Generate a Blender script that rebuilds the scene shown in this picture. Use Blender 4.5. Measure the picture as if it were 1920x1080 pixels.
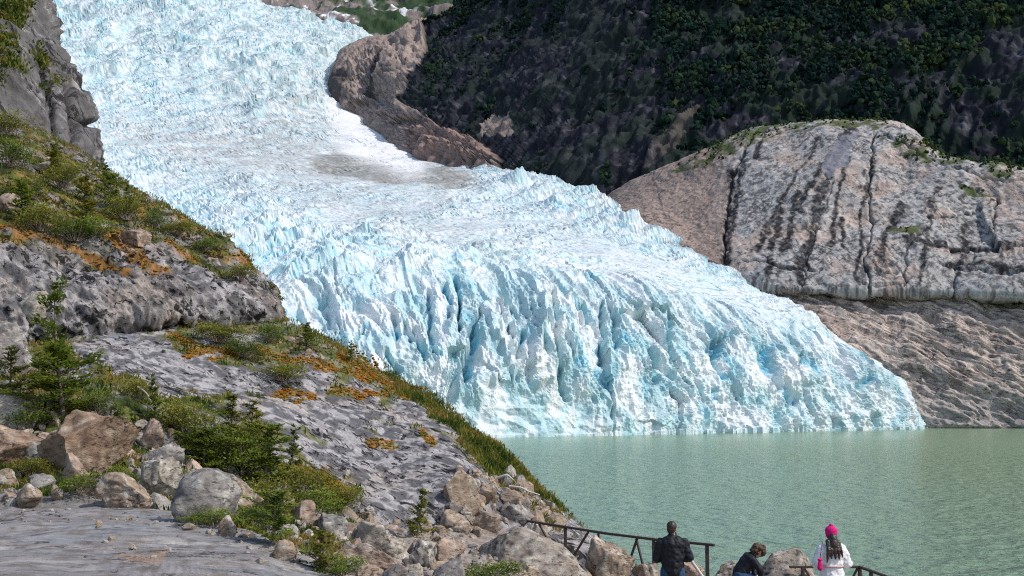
import bpy, bmesh, math, random
import numpy as np
from mathutils import Vector, Matrix

for o in list(bpy.data.objects):
    bpy.data.objects.remove(o)
scene = bpy.context.scene
COL = scene.collection
R = math.radians

# ------------------------------------------------------------------ camera
FPX, EYE, HOR = 2200.0, 11.0, 740.0          # focal length in photo pixels, eye height above the lake
PITCH = math.atan((HOR - 540) / FPX)
CP, SP = math.cos(PITCH), math.sin(PITCH)
cam_d = bpy.data.cameras.new('camera')
cam_d.sensor_fit = 'HORIZONTAL'
cam_d.sensor_width = 36.0
cam_d.lens = 36.0 * FPX / 1920.0
cam_d.clip_start = 0.5
cam_d.clip_end = 9000
cam = bpy.data.objects.new('camera', cam_d)
cam.location = (0, 0, EYE)
cam.rotation_euler = (math.pi / 2 + PITCH, 0, 0)
COL.objects.link(cam)
scene.camera = cam

# ------------------------------------------------------------------ sky and sun
SUN_EL, SUN_AZ = R(48), R(109)                 # azimuth clockwise from the view direction (+Y)
world = bpy.data.worlds.new('World')
scene.world = world
world.use_nodes = True
wn = world.node_tree.nodes
wl = world.node_tree.links
wn.clear()
sky = wn.new('ShaderNodeTexSky')
sky.sky_type = 'NISHITA'
sky.sun_disc = False
sky.sun_elevation = SUN_EL
sky.sun_rotation = SUN_AZ
sky.altitude = 100
sky.air_density = 1.0
sky.dust_density = 1.5
bg = wn.new('ShaderNodeBackground')
bg.inputs['Strength'].default_value = 0.15
out = wn.new('ShaderNodeOutputWorld')
wl.new(sky.outputs[0], bg.inputs['Color'])
wl.new(bg.outputs[0], out.inputs['Surface'])
sun_d = bpy.data.lights.new('sun', 'SUN')
sun_d.energy = 2.6
sun_d.angle = R(0.6)
sun_d.color = (1.0, 0.95, 0.87)
sun = bpy.data.objects.new('sun', sun_d)
sdir = Vector((math.sin(SUN_AZ) * math.cos(SUN_EL), math.cos(SUN_AZ) * math.cos(SUN_EL), math.sin(SUN_EL)))
sun.rotation_euler = sdir.to_track_quat('Z', 'Y').to_euler()
sun.location = sdir * 300
COL.objects.link(sun)
scene.view_settings.view_transform = 'Standard'
scene.view_settings.look = 'None'
scene.view_settings.exposure = 0.30
scene.view_settings.gamma = 1.0
scene.cycles.use_denoising = False
scene.cycles.filter_width = 1.1
scene.cycles.max_bounces = 6
scene.cycles.diffuse_bounces = 3
scene.cycles.glossy_bounces = 2
scene.cycles.transmission_bounces = 2
scene.cycles.transparent_max_bounces = 4

# ------------------------------------------------------------------ measuring helpers
def W(px, py, d):
    """point of the place that the photograph shows at pixel (px, py), d metres ahead of the viewer"""
    px, py, d = np.asarray(px, float), np.asarray(py, float), np.asarray(d, float)
    X = (px - 960) / FPX
    Y = (540 - py) / FPX
    k = d / (CP - Y * SP)
    return np.stack([X * k, d + 0 * k, EYE + (SP + Y * CP) * k], -1)

def proj(P):
    x, y, z = P[..., 0], P[..., 1], P[..., 2] - EYE
    f = y * CP + z * SP
    u = -y * SP + z * CP
    f = np.maximum(f, 0.01)
    return 960 + FPX * x / f, 540 - FPX * u / f

# ------------------------------------------------------------------ noise
def _hash(ix, iy, iz, seed):
    h = (ix.astype(np.uint32) * np.uint32(374761393) + iy.astype(np.uint32) * np.uint32(668265263)
         + np.uint32((seed * 1274126177 + iz * 2147483629) & 0xffffffff))
    h = (h ^ (h >> np.uint32(13))) * np.uint32(1274126177)
    h = (h ^ (h >> np.uint32(16))) * np.uint32(2246822519)
    return h ^ (h >> np.uint32(15))

_rs = np.random.RandomState(5)
_G = _rs.normal(size=(256, 3))
_G /= np.linalg.norm(_G, axis=1)[:, None]
_G = _G.astype(np.float32)
_GX, _GY, _GZ = (np.ascontiguousarray(_G[:, k]) for k in range(3))
_PERM = np.tile(_rs.permutation(256), 4).astype(np.int32)

def perlin(p, seed=0):
    sh = p.shape[:-1]
    p = np.asarray(p, np.float32).reshape(-1, 3)
    out = np.empty(len(p), np.float32)
    for k in range(0, len(p), 60000):                # small blocks stay in the cache
        out[k:k + 60000] = _perlin(p[k:k + 60000], seed)
    return out.reshape(sh)

def _perlin(p, seed):
    x, y, z = (np.ascontiguousarray(p[:, k]) for k in range(3))
    fx, fy, fz = np.floor(x), np.floor(y), np.floor(z)
    ix = (fx.astype(np.int32) + seed * 37) & 255
    iy = (fy.astype(np.int32) + seed * 61) & 255
    iz = (fz.astype(np.int32) + seed * 89) & 255
    x -= fx; y -= fy; z -= fz
    u = x * x * x * (x * (x * 6 - 15) + 10)
    v = y * y * y * (y * (y * 6 - 15) + 10)
    w = z * z * z * (z * (z * 6 - 15) + 10)
    r = np.zeros(len(x), np.float32)
    for dx in (0, 1):
        hx = _PERM[ix + dx]
        ux = u if dx else 1 - u
        for dy in (0, 1):
            hy = _PERM[hx + iy + dy]
            uv = ux * (v if dy else 1 - v)
            for dz in (0, 1):
                h = _PERM[hy + iz + dz] & 255
                r += (_GX[h] * (x - dx) + _GY[h] * (y - dy) + _GZ[h] * (z - dz)) * uv * (w if dz else 1 - w)
    return r * np.float32(1.6)

def fbm(p, octv=4, seed=0, gain=0.5, ridged=False):
    a, s, r = 1.0, 1.0, 0.0
    for k in range(octv):
        n = perlin(p * s, seed + k * 17)
        if ridged:
            n = 1 - 2 * np.abs(n)
        r = r + a * n
        a *= gain
        s *= 2.03
    return r

def _cells(p, seed, jit):
    i = np.floor(p).astype(np.int32)
    for dx in (-1, 0, 1):
        for dy in (-1, 0, 1):
            h = _hash(i[:, 0] + dx, i[:, 1] + dy, 0, seed)
            cx = (i[:, 0] + dx).astype(np.float32) + np.float32(0.5 - jit / 2) + np.float32(jit / 1023) * (h & np.uint32(1023)).astype(np.float32)
            cy = (i[:, 1] + dy).astype(np.float32) + np.float32(0.5 - jit / 2) + np.float32(jit / 1023) * ((h >> np.uint32(10)) & np.uint32(1023)).astype(np.float32)
            yield h, p[:, 0] - cx, p[:, 1] - cy

def worley(p, seed=0, jit=0.95):
    """2-D cells: nearest and second distance, per-cell random numbers, offset from the cell point"""
    sh = p.shape[:-1]
    p = np.asarray(p, np.float32).reshape(-1, 2)
    R_ = [np.empty(len(p), np.float32) for _ in range(7)]
    for k in range(0, len(p), 60000):
        q = p[k:k + 60000]
        f1 = np.full(len(q), 9.0, np.float32); f2 = f1.copy()
        idn = np.zeros(len(q), np.uint32); bx = f1.copy(); by = f1.copy()
        for h, ox, oy in _cells(q, seed, jit):
            dd = np.sqrt(ox * ox + oy * oy)
            c = dd < f1
            f2 = np.where(c, f1, np.minimum(f2, dd))
            bx = np.where(c, ox, bx); by = np.where(c, oy, by)
            idn = np.where(c, h, idn)
            f1 = np.where(c, dd, f1)
        rs = [((idn >> np.uint32(s)) & np.uint32(1023)) / np.float32(1023) for s in (3, 14, 21)]
        for a_, v in zip(R_, (f1, f2, *rs, bx, by)):
            a_[k:k + 60000] = v
    R_ = [a_.reshape(sh) for a_ in R_]
    return R_[0], R_[1], R_[2], R_[3], R_[4], np.stack(R_[5:7], -1)

def shards(p, seed=0, slope=1.6, jit=0.95, lean=(0.0, 0.0), facets=4):
    """sharp faceted peaks: every cell is a small many-sided pyramid, the highest one shows.
    returns height (about 0..1), how deep in the gap between two peaks, per-cell random"""
    sh = p.shape[:-1]
    p = np.asarray(p, np.float32).reshape(-1, 2)
    H = np.empty(len(p), np.float32); Gp = H.copy(); Rn = H.copy()
    for k in range(0, len(p), 60000):
        q = p[k:k + 60000]
        b1 = np.full(len(q), -9.0, np.float32); b2 = b1.copy(); idn = np.zeros(len(q), np.uint32)
        for h, ox, oy in _cells(q, seed, jit):
            ang = (h >> np.uint32(20)).astype(np.float32) * np.float32(6.2832 / 4095)
            top = ((h >> np.uint32(6)) & np.uint32(1023)) / np.float32(1023)
            d = np.full(len(q), -9.0, np.float32)
            for f in range(facets):
                a_ = ang + np.float32(6.2832 * f / facets + 0.5 * f * f)
                st = np.float32(0.75 + 0.5 * ((f * 37 % 10) / 10.0))
                d = np.maximum(d, st * ((ox - lean[0]) * np.cos(a_) + (oy - lean[1]) * np.sin(a_)))
            v = np.float32(0.35) + np.float32(0.65) * top - np.float32(slope) * d
            v = np.minimum(v, np.float32(0.25) + np.float32(0.75) * top)     # some tops are cut flat
            c = v > b1
            b2 = np.where(c, b1, np.maximum(b2, v))
            idn = np.where(c, h, idn)
            b1 = np.where(c, v, b1)
        H[k:k + 60000] = b1; Gp[k:k + 60000] = b1 - b2
        Rn[k:k + 60000] = ((idn >> np.uint32(3)) & np.uint32(1023)) / np.float32(1023)
    return H.reshape(sh), Gp.reshape(sh), Rn.reshape(sh)

def mesas(p, seed=0, slope=2.2, jit=0.95, tilt=0.5, facets=4):
    """tilted flat-topped blocks with steep broken sides and open gaps between them"""
    sh = p.shape[:-1]
    p = np.asarray(p, np.float32).reshape(-1, 2)
    H = np.empty(len(p), np.float32); Gp = H.copy(); Rn = H.copy()
    for k in range(0, len(p), 60000):
        q = p[k:k + 60000]
        b1 = np.full(len(q), -9.0, np.float32); b2 = b1.copy(); idn = np.zeros(len(q), np.uint32)
        for h, ox, oy in _cells(q, seed, jit):
            ang = (h >> np.uint32(20)).astype(np.float32) * np.float32(6.2832 / 4095)
            top = ((h >> np.uint32(6)) & np.uint32(1023)) / np.float32(1023)
            d = np.full(len(q), -9.0, np.float32)
            for f in range(facets):
                a_ = ang + np.float32(6.2832 * f / facets + 0.5 * f * f)
                st = np.float32(0.8 + 0.5 * ((f * 37 % 10) / 10.0))
                d = np.maximum(d, st * (ox * np.cos(a_) + oy * np.sin(a_)))
            v = top + np.float32(tilt) * (ox * np.cos(ang * 3) + oy * np.sin(ang * 3)) 
            v = np.minimum(v, top + np.float32(slope) * (np.float32(0.52) - d))
            c = v > b1
            b2 = np.where(c, b1, np.maximum(b2, v))
            idn = np.where(c, h, idn)
            b1 = np.where(c, v, b1)
        H[k:k + 60000] = np.maximum(b1, -0.6); Gp[k:k + 60000] = b1 - b2
        Rn[k:k + 60000] = ((idn >> np.uint32(3)) & np.uint32(1023)) / np.float32(1023)
    return H.reshape(sh), Gp.reshape(sh), Rn.reshape(sh)

def sstep(a, b, x):
    t = np.clip((x - a) / (b - a), 0, 1)
    return t * t * (3 - 2 * t)

def mix(a, b, t):
    return a + (b - a) * t

def cmix(c, col, t):
    return c + (np.asarray(col) - c) * t[..., None]

# ------------------------------------------------------------------ lofted land forms
def _tang(P):
    d = P[1:] - P[:-1]
    m = np.zeros_like(P)
    a, b = d[:-1], d[1:]
    same = (a * b) > 0
    m[1:-1] = np.where(same, 2 * a * b / np.where(np.abs(a + b) < 1e-9, 1e-9, a + b), 0)
    m[0], m[-1] = d[0], d[-1]
    return m

def interp(P, counts):
    """P (n, ...): smooth curve through the points, counts[k] samples on each stretch"""
    m = _tang(P)
    out = []
    for k in range(len(P) - 1):
        n = counts[k]
        t = np.linspace(0, 1, n, endpoint=(k == len(P) - 2))
        t = t.reshape((-1,) + (1,) * (P.ndim - 1))
        h00 = 2 * t**3 - 3 * t**2 + 1; h10 = t**3 - 2 * t**2 + t
        h01 = -2 * t**3 + 3 * t**2; h11 = t**3 - t**2
        out.append(h00 * P[k] + h10 * m[k] + h01 * P[k + 1] + h11 * m[k + 1])
    return np.concatenate(out, 0)

def loft(ctrl, ni, nj):
    C = np.asarray(ctrl, float)
    P = W(C[..., 0], C[..., 1], C[..., 2])
    I, J = P.shape[:2]
    ni = [ni] * (I - 1) if isinstance(ni, int) else ni
    nj = [nj] * (J - 1) if isinstance(nj, int) else nj
    A = interp(P, ni)
    B = interp(np.swapaxes(A, 0, 1), nj)
    return np.swapaxes(B, 0, 1)

def normals(P, toward=(0, 0, EYE)):
    gu = np.gradient(P, axis=0)
    gv = np.gradient(P, axis=1)
    n = np.cross(gu, gv)
    n /= np.maximum(np.linalg.norm(n, axis=-1, keepdims=True), 1e-9)
    # one orientation for the whole sheet, the side that faces the viewer
    s = np.sum(n * (np.asarray(toward) - P), -1)
    return n if np.median(s) > 0 else -n

def flip_needed(P):
    gu = P[1:, :-1] - P[:-1, :-1]
    gv = P[:-1, 1:] - P[:-1, :-1]
    n = np.cross(gu, gv)
    return np.median(np.sum(n * (np.array((0, 0, EYE)) - P[:-1, :-1]), -1)) < 0

# ------------------------------------------------------------------ mesh helpers
def tag(o, label=None, cat=None, group=None, kind=None):
    if label: o['label'] = label
    if cat: o['category'] = cat
    if group: o['group'] = group
    if kind: o['kind'] = kind
    return o

def link(o, parent=None):
    COL.objects.link(o)
    if parent is not None:
        o.parent = parent
    return o

def mesh_obj(name, V, F, mat, col=None, smooth=True, parent=None, me_only=False):
    """V (n,3), F (m,k) index array with k = 3 or 4"""
    V = np.asarray(V, np.float32).reshape(-1, 3)
    F = np.asarray(F, np.int32)
    me = bpy.data.meshes.new(name)
    me.vertices.add(len(V))
    me.vertices.foreach_set('co', V.ravel())
    m, k = F.shape
    me.loops.add(m * k)
    me.loops.foreach_set('vertex_index', F.ravel())
    me.polygons.add(m)
    me.polygons.foreach_set('loop_start', np.arange(0, m * k, k, dtype=np.int32))
    me.polygons.foreach_set('loop_total', np.full(m, k, np.int32))
    me.polygons.foreach_set('use_smooth', np.full(m, smooth, bool))
    if col is not None:
        c = np.ones((len(V), 4), np.float32)
        c[:, :3] = np.clip(np.asarray(col).reshape(-1, 3), 0, 1)
        at = me.attributes.new('tint', 'FLOAT_COLOR', 'POINT')
        at.data.foreach_set('color', c.ravel())
    me.update(calc_edges=True)
    me.validate()
    if mat: me.materials.append(mat)
    if me_only:
        return me
    return link(bpy.data.objects.new(name, me), parent)

def grid_faces(ni, nj, flip=False):
    a = (np.arange(ni - 1)[:, None] * nj + np.arange(nj - 1)[None, :]).ravel()
    q = np.stack([a, a + nj, a + nj + 1, a + 1], -1)
    return q[:, ::-1] if flip else q

def sheet(name, P, mat, col, smooth=True):
    o = mesh_obj(name, P.reshape(-1, 3), grid_faces(P.shape[0], P.shape[1], flip_needed(P)), mat, col.reshape(-1, 3), smooth)
    return o

def inpoly(px, py, poly):
    poly = np.asarray(poly, float)
    r = np.zeros(px.shape, bool)
    j = len(poly) - 1
    for i in range(len(poly)):
        xi, yi = poly[i]; xj, yj = poly[j]
        c = ((yi > py) != (yj > py)) & (px < (xj - xi) * (py - yi) / (yj - yi + 1e-9) + xi)
        r ^= c
        j = i
    return r

def region(P, poly, warp=12.0, scale=None, seed=3):
    """vertices of a sheet that lie in the patch outlined in the photograph, with a ragged edge"""
    px, py = proj(P)
    sc = scale or 0.02
    q = np.stack([px * sc, py * sc, 0 * px], -1)
    return inpoly(px + warp * fbm(q, 3, seed), py + warp * fbm(q, 3, seed + 9), poly).astype(float)

# ------------------------------------------------------------------ materials
def new_mat(name):
    m = bpy.data.materials.new(name)
    m.use_nodes = True
    nt = m.node_tree
    b = nt.nodes['Principled BSDF']
    return m, nt, b

def rock_mat(name, scale=3.0, bump=0.5, dist=0.05, rough=0.85, contrast=0.35, spec=0.25, stretch=(1, 1, 1), along=None, fleck=None):
    """tint from the mesh, grain from noise; along = direction of the grain, fleck = (scale, how much, dark value, threshold)"""
    m, nt, b = new_mat(name)
    N, L = nt.nodes, nt.links
    at = N.new('ShaderNodeAttribute'); at.attribute_name = 'tint'
    tc = N.new('ShaderNodeTexCoord')
    src = tc.outputs['Object']
    if along is not None:
        rt = N.new('ShaderNodeMapping')
        rt.inputs['Rotation'].default_value = Vector(along).to_track_quat('X', 'Z').inverted().to_euler()
        L.new(src, rt.inputs['Vector']); src = rt.outputs[0]
    mp = N.new('ShaderNodeMapping')
    mp.inputs['Scale'].default_value = stretch
    L.new(src, mp.inputs['Vector'])
    n1 = N.new('ShaderNodeTexNoise'); n1.inputs['Scale'].default_value = scale
    n1.inputs['Detail'].default_value = 8; n1.inputs['Roughness'].default_value = 0.72
    L.new(mp.outputs[0], n1.inputs['Vector'])
    mr = N.new('ShaderNodeMapRange')
    mr.inputs['From Min'].default_value = 0.3; mr.inputs['From Max'].default_value = 0.7
    mr.inputs['To Min'].default_value = 1 - contrast; mr.inputs['To Max'].default_value = 1 + contrast
    L.new(n1.outputs['Fac'], mr.inputs['Value'])
    fac = mr.outputs[0]
    if fleck:
        n3 = N.new('ShaderNodeTexNoise'); n3.inputs['Scale'].default_value = fleck[0]
        n3.inputs['Detail'].default_value = 5; n3.inputs['Roughness'].default_value = 0.65; n3.inputs['Distortion'].default_value = 0.6
        L.new(mp.outputs[0], n3.inputs['Vector'])
        fr = N.new('ShaderNodeMapRange'); fr.inputs['From Min'].default_value = fleck[3]; fr.inputs['From Max'].default_value = fleck[3] + 0.06
        fr.inputs['To Min'].default_value = 1.0; fr.inputs['To Max'].default_value = 1.0 - fleck[1]
        nb = N.new('ShaderNodeTexNoise'); nb.inputs['Scale'].default_value = fleck[0] * 0.11
        nb.inputs['Detail'].default_value = 3
        L.new(tc.outputs['Object'], nb.inputs['Vector'])
        pa = N.new('ShaderNodeMath'); pa.operation = 'MULTIPLY_ADD'; pa.inputs[1].default_value = 0.4; 
        L.new(nb.outputs['Fac'], pa.inputs[0])
        pb = N.new('ShaderNodeMath'); pb.operation = 'SUBTRACT'; pb.inputs[1].default_value = 0.2
        L.new(n3.outputs['Fac'], pb.inputs[0]); L.new(pb.outputs[0], pa.inputs[2])
        L.new(pa.outputs[0], fr.inputs['Value'])
        mu = N.new('ShaderNodeMath'); mu.operation = 'MULTIPLY'
        L.new(fac, mu.inputs[0]); L.new(fr.outputs[0], mu.inputs[1]); fac = mu.outputs[0]
    mx = N.new('ShaderNodeVectorMath'); mx.operation = 'SCALE'
    L.new(at.outputs['Color'], mx.inputs[0]); L.new(fac, mx.inputs['Scale'])
    L.new(mx.outputs[0], b.inputs['Base Color'])
    hgt = n1.outputs['Fac']
    if fleck:
        ma = N.new('ShaderNodeMath'); ma.operation = 'MULTIPLY_ADD'; ma.inputs[1].default_value = 0.35
        L.new(fr.outputs[0], ma.inputs[0]); L.new(n1.outputs['Fac'], ma.inputs[2]); hgt = ma.outputs[0]
    bp = N.new('ShaderNodeBump'); bp.inputs['Strength'].default_value = bump; bp.inputs['Distance'].default_value = dist
    L.new(hgt, bp.inputs['Height'])
    L.new(bp.outputs[0], b.inputs['Normal'])
    b.inputs['Roughness'].default_value = rough
    b.inputs['Specular IOR Level'].default_value = spec
    return m

def leaf_mat(name, trans=0.25, spec=0.25):
    m, nt, b = new_mat(name)
    N, L = nt.nodes, nt.links
    at = N.new('ShaderNodeAttribute'); at.attribute_name = 'tint'
    L.new(at.outputs['Color'], b.inputs['Base Color'])
    b.inputs['Roughness'].default_value = 0.6
    b.inputs['Specular IOR Level'].default_value = spec
    tr = N.new('ShaderNodeBsdfTranslucent')
    L.new(at.outputs['Color'], tr.inputs['Color'])
    ms = N.new('ShaderNodeMixShader'); ms.inputs['Fac'].default_value = trans
    L.new(b.outputs[0], ms.inputs[1]); L.new(tr.outputs[0], ms.inputs[2])
    L.new(ms.outputs[0], N['Material Output'].inputs['Surface'])
    return m

def plain_mat(name, col, rough=0.7, spec=0.3, nscale=30.0, var=0.2, bump=0.2, bdist=0.01):
    m, nt, b = new_mat(name)
    N, L = nt.nodes, nt.links
    tc = N.new('ShaderNodeTexCoord')
    n = N.new('ShaderNodeTexNoise'); n.inputs['Scale'].default_value = nscale; n.inputs['Detail'].default_value = 5
    L.new(tc.outputs['Object'], n.inputs['Vector'])
    cr = N.new('ShaderNodeMix'); cr.data_type = 'RGBA'
    c = np.array(col)
    cr.inputs[6].default_value = (*np.clip(c * (1 - var), 0, 1), 1)
    cr.inputs[7].default_value = (*np.clip(c * (1 + var), 0, 1), 1)
    L.new(n.outputs['Fac'], cr.inputs[0])
    L.new(cr.outputs[2], b.inputs['Base Color'])
    bp = N.new('ShaderNodeBump'); bp.inputs['Strength'].default_value = bump; bp.inputs['Distance'].default_value = bdist
    L.new(n.outputs['Fac'], bp.inputs['Height']); L.new(bp.outputs[0], b.inputs['Normal'])
    b.inputs['Roughness'].default_value = rough
    b.inputs['Specular IOR Level'].default_value = spec
    return m

# ================================================================== LAKE
def build_lake():
    m, nt, b = new_mat('glacial_water')
    N, L = nt.nodes, nt.links
    tc = N.new('ShaderNodeTexCoord')
    geo = N.new('ShaderNodeNewGeometry')
    # milky green, a little more turquoise towards the left shore
    nz = N.new('ShaderNodeTexNoise'); nz.inputs['Scale'].default_value = 0.02; nz.inputs['Detail'].default_value = 3
    L.new(tc.outputs['Object'], nz.inputs['Vector'])
    sx = N.new('ShaderNodeSeparateXYZ'); L.new(tc.outputs['Object'], sx.inputs[0])
    mr = N.new('ShaderNodeMapRange'); mr.inputs['From Min'].default_value = -20; mr.inputs['From Max'].default_value = 70
    L.new(sx.outputs['X'], mr.inputs['Value'])
    ad = N.new('ShaderNodeMath'); ad.operation = 'MULTIPLY_ADD'; ad.inputs[1].default_value = 0.9; ad.use_clamp = True
    sb = N.new('ShaderNodeMath'); sb.operation = 'SUBTRACT'; sb.inputs[1].default_value = 0.5
    L.new(nz.outputs['Fac'], sb.inputs[0])
    L.new(sb.outputs[0], ad.inputs[0]); L.new(mr.outputs[0], ad.inputs[2])
    cm = N.new('ShaderNodeMix'); cm.data_type = 'RGBA'
    cm.inputs[6].default_value = (0.16, 0.268, 0.202, 1); cm.inputs[7].default_value = (0.188, 0.268, 0.158, 1)
    L.new(ad.outputs[0], cm.inputs[0]); L.new(cm.outputs[2], b.inputs['Base Color'])
    b.inputs['Roughness'].default_value = 0.2
    b.inputs['IOR'].default_value = 1.33
    b.inputs['Specular IOR Level'].default_value = 0.22
    mp = N.new('ShaderNodeMapping'); mp.inputs['Scale'].default_value = (0.75, 1.0, 1); mp.inputs['Rotation'].default_value = (0, 0, R(12))
    L.new(tc.outputs['Object'], mp.inputs['Vector'])
    w1 = N.new('ShaderNodeTexNoise'); w1.inputs['Scale'].default_value = 1.1; w1.inputs['Detail'].default_value = 4; w1.inputs['Roughness'].default_value = 0.55
    w1.inputs['Distortion'].default_value = 0.4
    L.new(mp.outputs[0], w1.inputs['Vector'])
    w2 = N.new('ShaderNodeTexNoise'); w2.inputs['Scale'].default_value = 0.35; w2.inputs['Detail'].default_value = 3
    L.new(mp.outputs[0], w2.inputs['Vector'])
    sm = N.new('ShaderNodeMath'); sm.operation = 'MULTIPLY_ADD'; sm.inputs[1].default_value = 1.6
    L.new(w2.outputs['Fac'], sm.inputs[0]); L.new(w1.outputs['Fac'], sm.inputs[2])
    # calmer under the ice front
    yr = N.new('ShaderNodeMapRange'); yr.inputs['From Min'].default_value = 210; yr.inputs['From Max'].default_value = 300
    yr.inputs['To Min'].default_value = 1; yr.inputs['To Max'].default_value = 0.12
    L.new(sx.outputs['Y'], yr.inputs['Value'])
    bp = N.new('ShaderNodeBump'); bp.inputs['Distance'].default_value = 1.1
    L.new(yr.outputs[0], bp.inputs['Strength'])
    L.new(sm.outputs[0], bp.inputs['Height']); L.new(bp.outputs[0], b.inputs['Normal'])
    V = [(-260, 12, 0), (420, 12, 0), (420, 430, 0), (-260, 430, 0)]
    o = mesh_obj('lake', V, [(0, 1, 2, 3)], m)
    tag(o, 'milky green glacial lake rippled by wind', None, None, 'structure')
build_lake()

# ================================================================== GLACIER
def ice_mat():
    m, nt, b = new_mat('glacier_ice')
    N, L = nt.nodes, nt.links
    at = N.new('ShaderNodeAttribute'); at.attribute_name = 'tint'
    tc = N.new('ShaderNodeTexCoord')
    n1 = N.new('ShaderNodeTexNoise'); n1.inputs['Scale'].default_value = 0.7; n1.inputs['Detail'].default_value = 8; n1.inputs['Roughness'].default_value = 0.75
    L.new(tc.outputs['Object'], n1.inputs['Vector'])
    mr = N.new('ShaderNodeMapRange'); mr.inputs['From Min'].default_value = 0.3; mr.inputs['From Max'].default_value = 0.7
    mr.inputs['To Min'].default_value = 0.8; mr.inputs['To Max'].default_value = 1.1
    L.new(n1.outputs['Fac'], mr.inputs['Value'])
    mx = N.new('ShaderNodeVectorMath'); mx.operation = 'SCALE'
    L.new(at.outputs['Color'], mx.inputs[0]); L.new(mr.outputs[0], mx.inputs['Scale'])
    L.new(mx.outputs[0], b.inputs['Base Color'])
    b.inputs['Roughness'].default_value = 0.5
    b.inputs['Specular IOR Level'].default_value = 0.2
    bp = N.new('ShaderNodeBump'); bp.inputs['Strength'].default_value = 0.5; bp.inputs['Distance'].default_value = 0.8
    L.new(n1.outputs['Fac'], bp.inputs['Height']); L.new(bp.outputs[0], b.inputs['Normal'])
    return m

GLACIER_ROWS = [
 [(150,845,240),(250,838,252),(560,827,283),(780,823,296),(960,820,306),(1200,816,325),(1480,810,353),(1724,804,384),(1734,812,420)],
 [(150,720,258),(235,715,270),(555,715,292),(765,692,305),(950,680,316),(1195,690,334),(1470,715,360),(1702,755,386),(1712,775,425)],
 [(150,610,285),(220,605,296),(535,612,314),(735,590,328),(925,572,339),(1170,582,355),(1440,630,374),(1658,698,389),(1670,722,430)],
 [(120,545,320),(190,535,328),(500,550,340),(700,528,352),(900,512,362),(1140,520,376),(1400,578,388),(1610,666,394),(1625,690,435)],
 [(100,490,365),(170,485,370),(480,503,385),(680,488,395),(880,475,405),(1120,482,415),(1360,545,412),(1565,638,402),(1588,665,440)],
 [(60,400,478),(120,405,480),(400,425,490),(620,424,490),(830,412,495),(1030,408,502),(1210,450,492),(1335,517,466),(1420,580,480)],
 [(60,335,625),(110,335,620),(320,350,610),(540,352,600),(760,352,600),(930,348,612),(1040,352,612),(1118,392,590),(1190,450,600)],
 [(40,250,765),(80,252,760),(250,268,760),(430,275,760),(600,286,760),(730,296,768),(830,312,760),(905,340,722),(960,390,740)],
 [(30,150,950),(60,152,950),(200,162,950),(330,168,950),(450,176,950),(545,184,955),(625,205,960),(690,232,955),(770,290,960)],
 [(30,50,1130),(60,50,1130),(180,52,1130),(300,56,1130),(410,62,1140),(500,72,1150),(580,88,1160),(640,108,1160),(720,170,1180)],
 [(30,-60,1270),(60,-55,1270),(180,-45,1270),(300,-28,1270),(420,-3,1280),(500,12,1290),(590,36,1290),(690,70,1280),(760,110,1300)],
 [(30,-40,1420),(60,-35,1420),(180,-25,1420),(300,-8,1420),(420,17,1420),(500,32,1430),(590,56,1430),(690,90,1430),(760,130,1430)],
]

def polyline_dist(px, py, line):
    d = np.full(px.shape, 1e9)
    for (x0, y0), (x1, y1) in zip(line[:-1], line[1:]):
        vx, vy = x1 - x0, y1 - y0
        t = np.clip(((px - x0) * vx + (py - y0) * vy) / (vx * vx + vy * vy), 0, 1)
        d = np.minimum(d, np.hypot(px - x0 - t * vx, py - y0 - t * vy))
    return d

# open clefts of the calving face: course, half width, depth in metres, how blue the ice in them is
SLOTS = [
 ([(852,545),(862,580),(858,640)],5,7,1.0), ([(834,560),(840,590),(840,620)],5,5,1.0), ([(800,570),(806,620),(815,680)],6,5,0.7),
 ([(888,640),(882,690),(872,712)],12,6,0.95), ([(735,628),(745,660)],7,5,0.9), ([(752,632),(765,665)],7,5,0.9), ([(775,650),(790,690)],6,5,0.9),
 ([(690,635),(672,665)],5,4,0.8), ([(720,690),(740,712)],7,4,0.7), ([(930,575),(936,600)],5,4,0.8), ([(960,588),(964,605)],4,4,0.8),
 ([(906,590),(920,640),(950,690)],8,-4,0.0), ([(895,600),(880,650),(868,720)],6,5,0.5), ([(950,600),(955,650)],4,4,0.6),
 ([(1012,590),(1005,640),(990,690)],9,-4,0.0), ([(1028,565),(1035,620),(1042,700),(1060,750)],7,7,0.45), ([(975,640),(968,680)],5,4,0.8),
 ([(1085,575),(1095,610)],8,5,0.6), ([(1125,580),(1130,640),(1128,680)],6,5,0.7), ([(1150,600),(1148,660)],5,4,0.6), ([(1062,570),(1075,600)],8,-3,0.0),
 ([(1345,640),(1340,680),(1355,710)],7,5,0.75), ([(1330,655),(1345,635),(1375,630)],5,4,0.6), ([(1430,660),(1440,700),(1470,740),(1490,755)],13,6,0.75),
 ([(1505,680),(1530,700)],12,4,0.7), ([(1490,690),(1500,670)],4,4,0.6), ([(1600,730),(1625,715)],7,4,0.7), ([(1655,690),(1672,705)],8,4,0.7),
 ([(1340,735),(1345,755)],6,3,0.8), ([(1250,745),(1285,765)],9,4,0.5), ([(1410,790),(1420,750)],7,3,0.4), ([(1250,600),(1255,680)],6,4,0.5), ([(1215,620),(1225,720)],6,4,0.45),
 ([(640,600),(655,615)],7,3,0.7), ([(560,600),(570,620)],8,3,0.6), ([(595,590),(620,585)],6,3,0.6),
]

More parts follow.
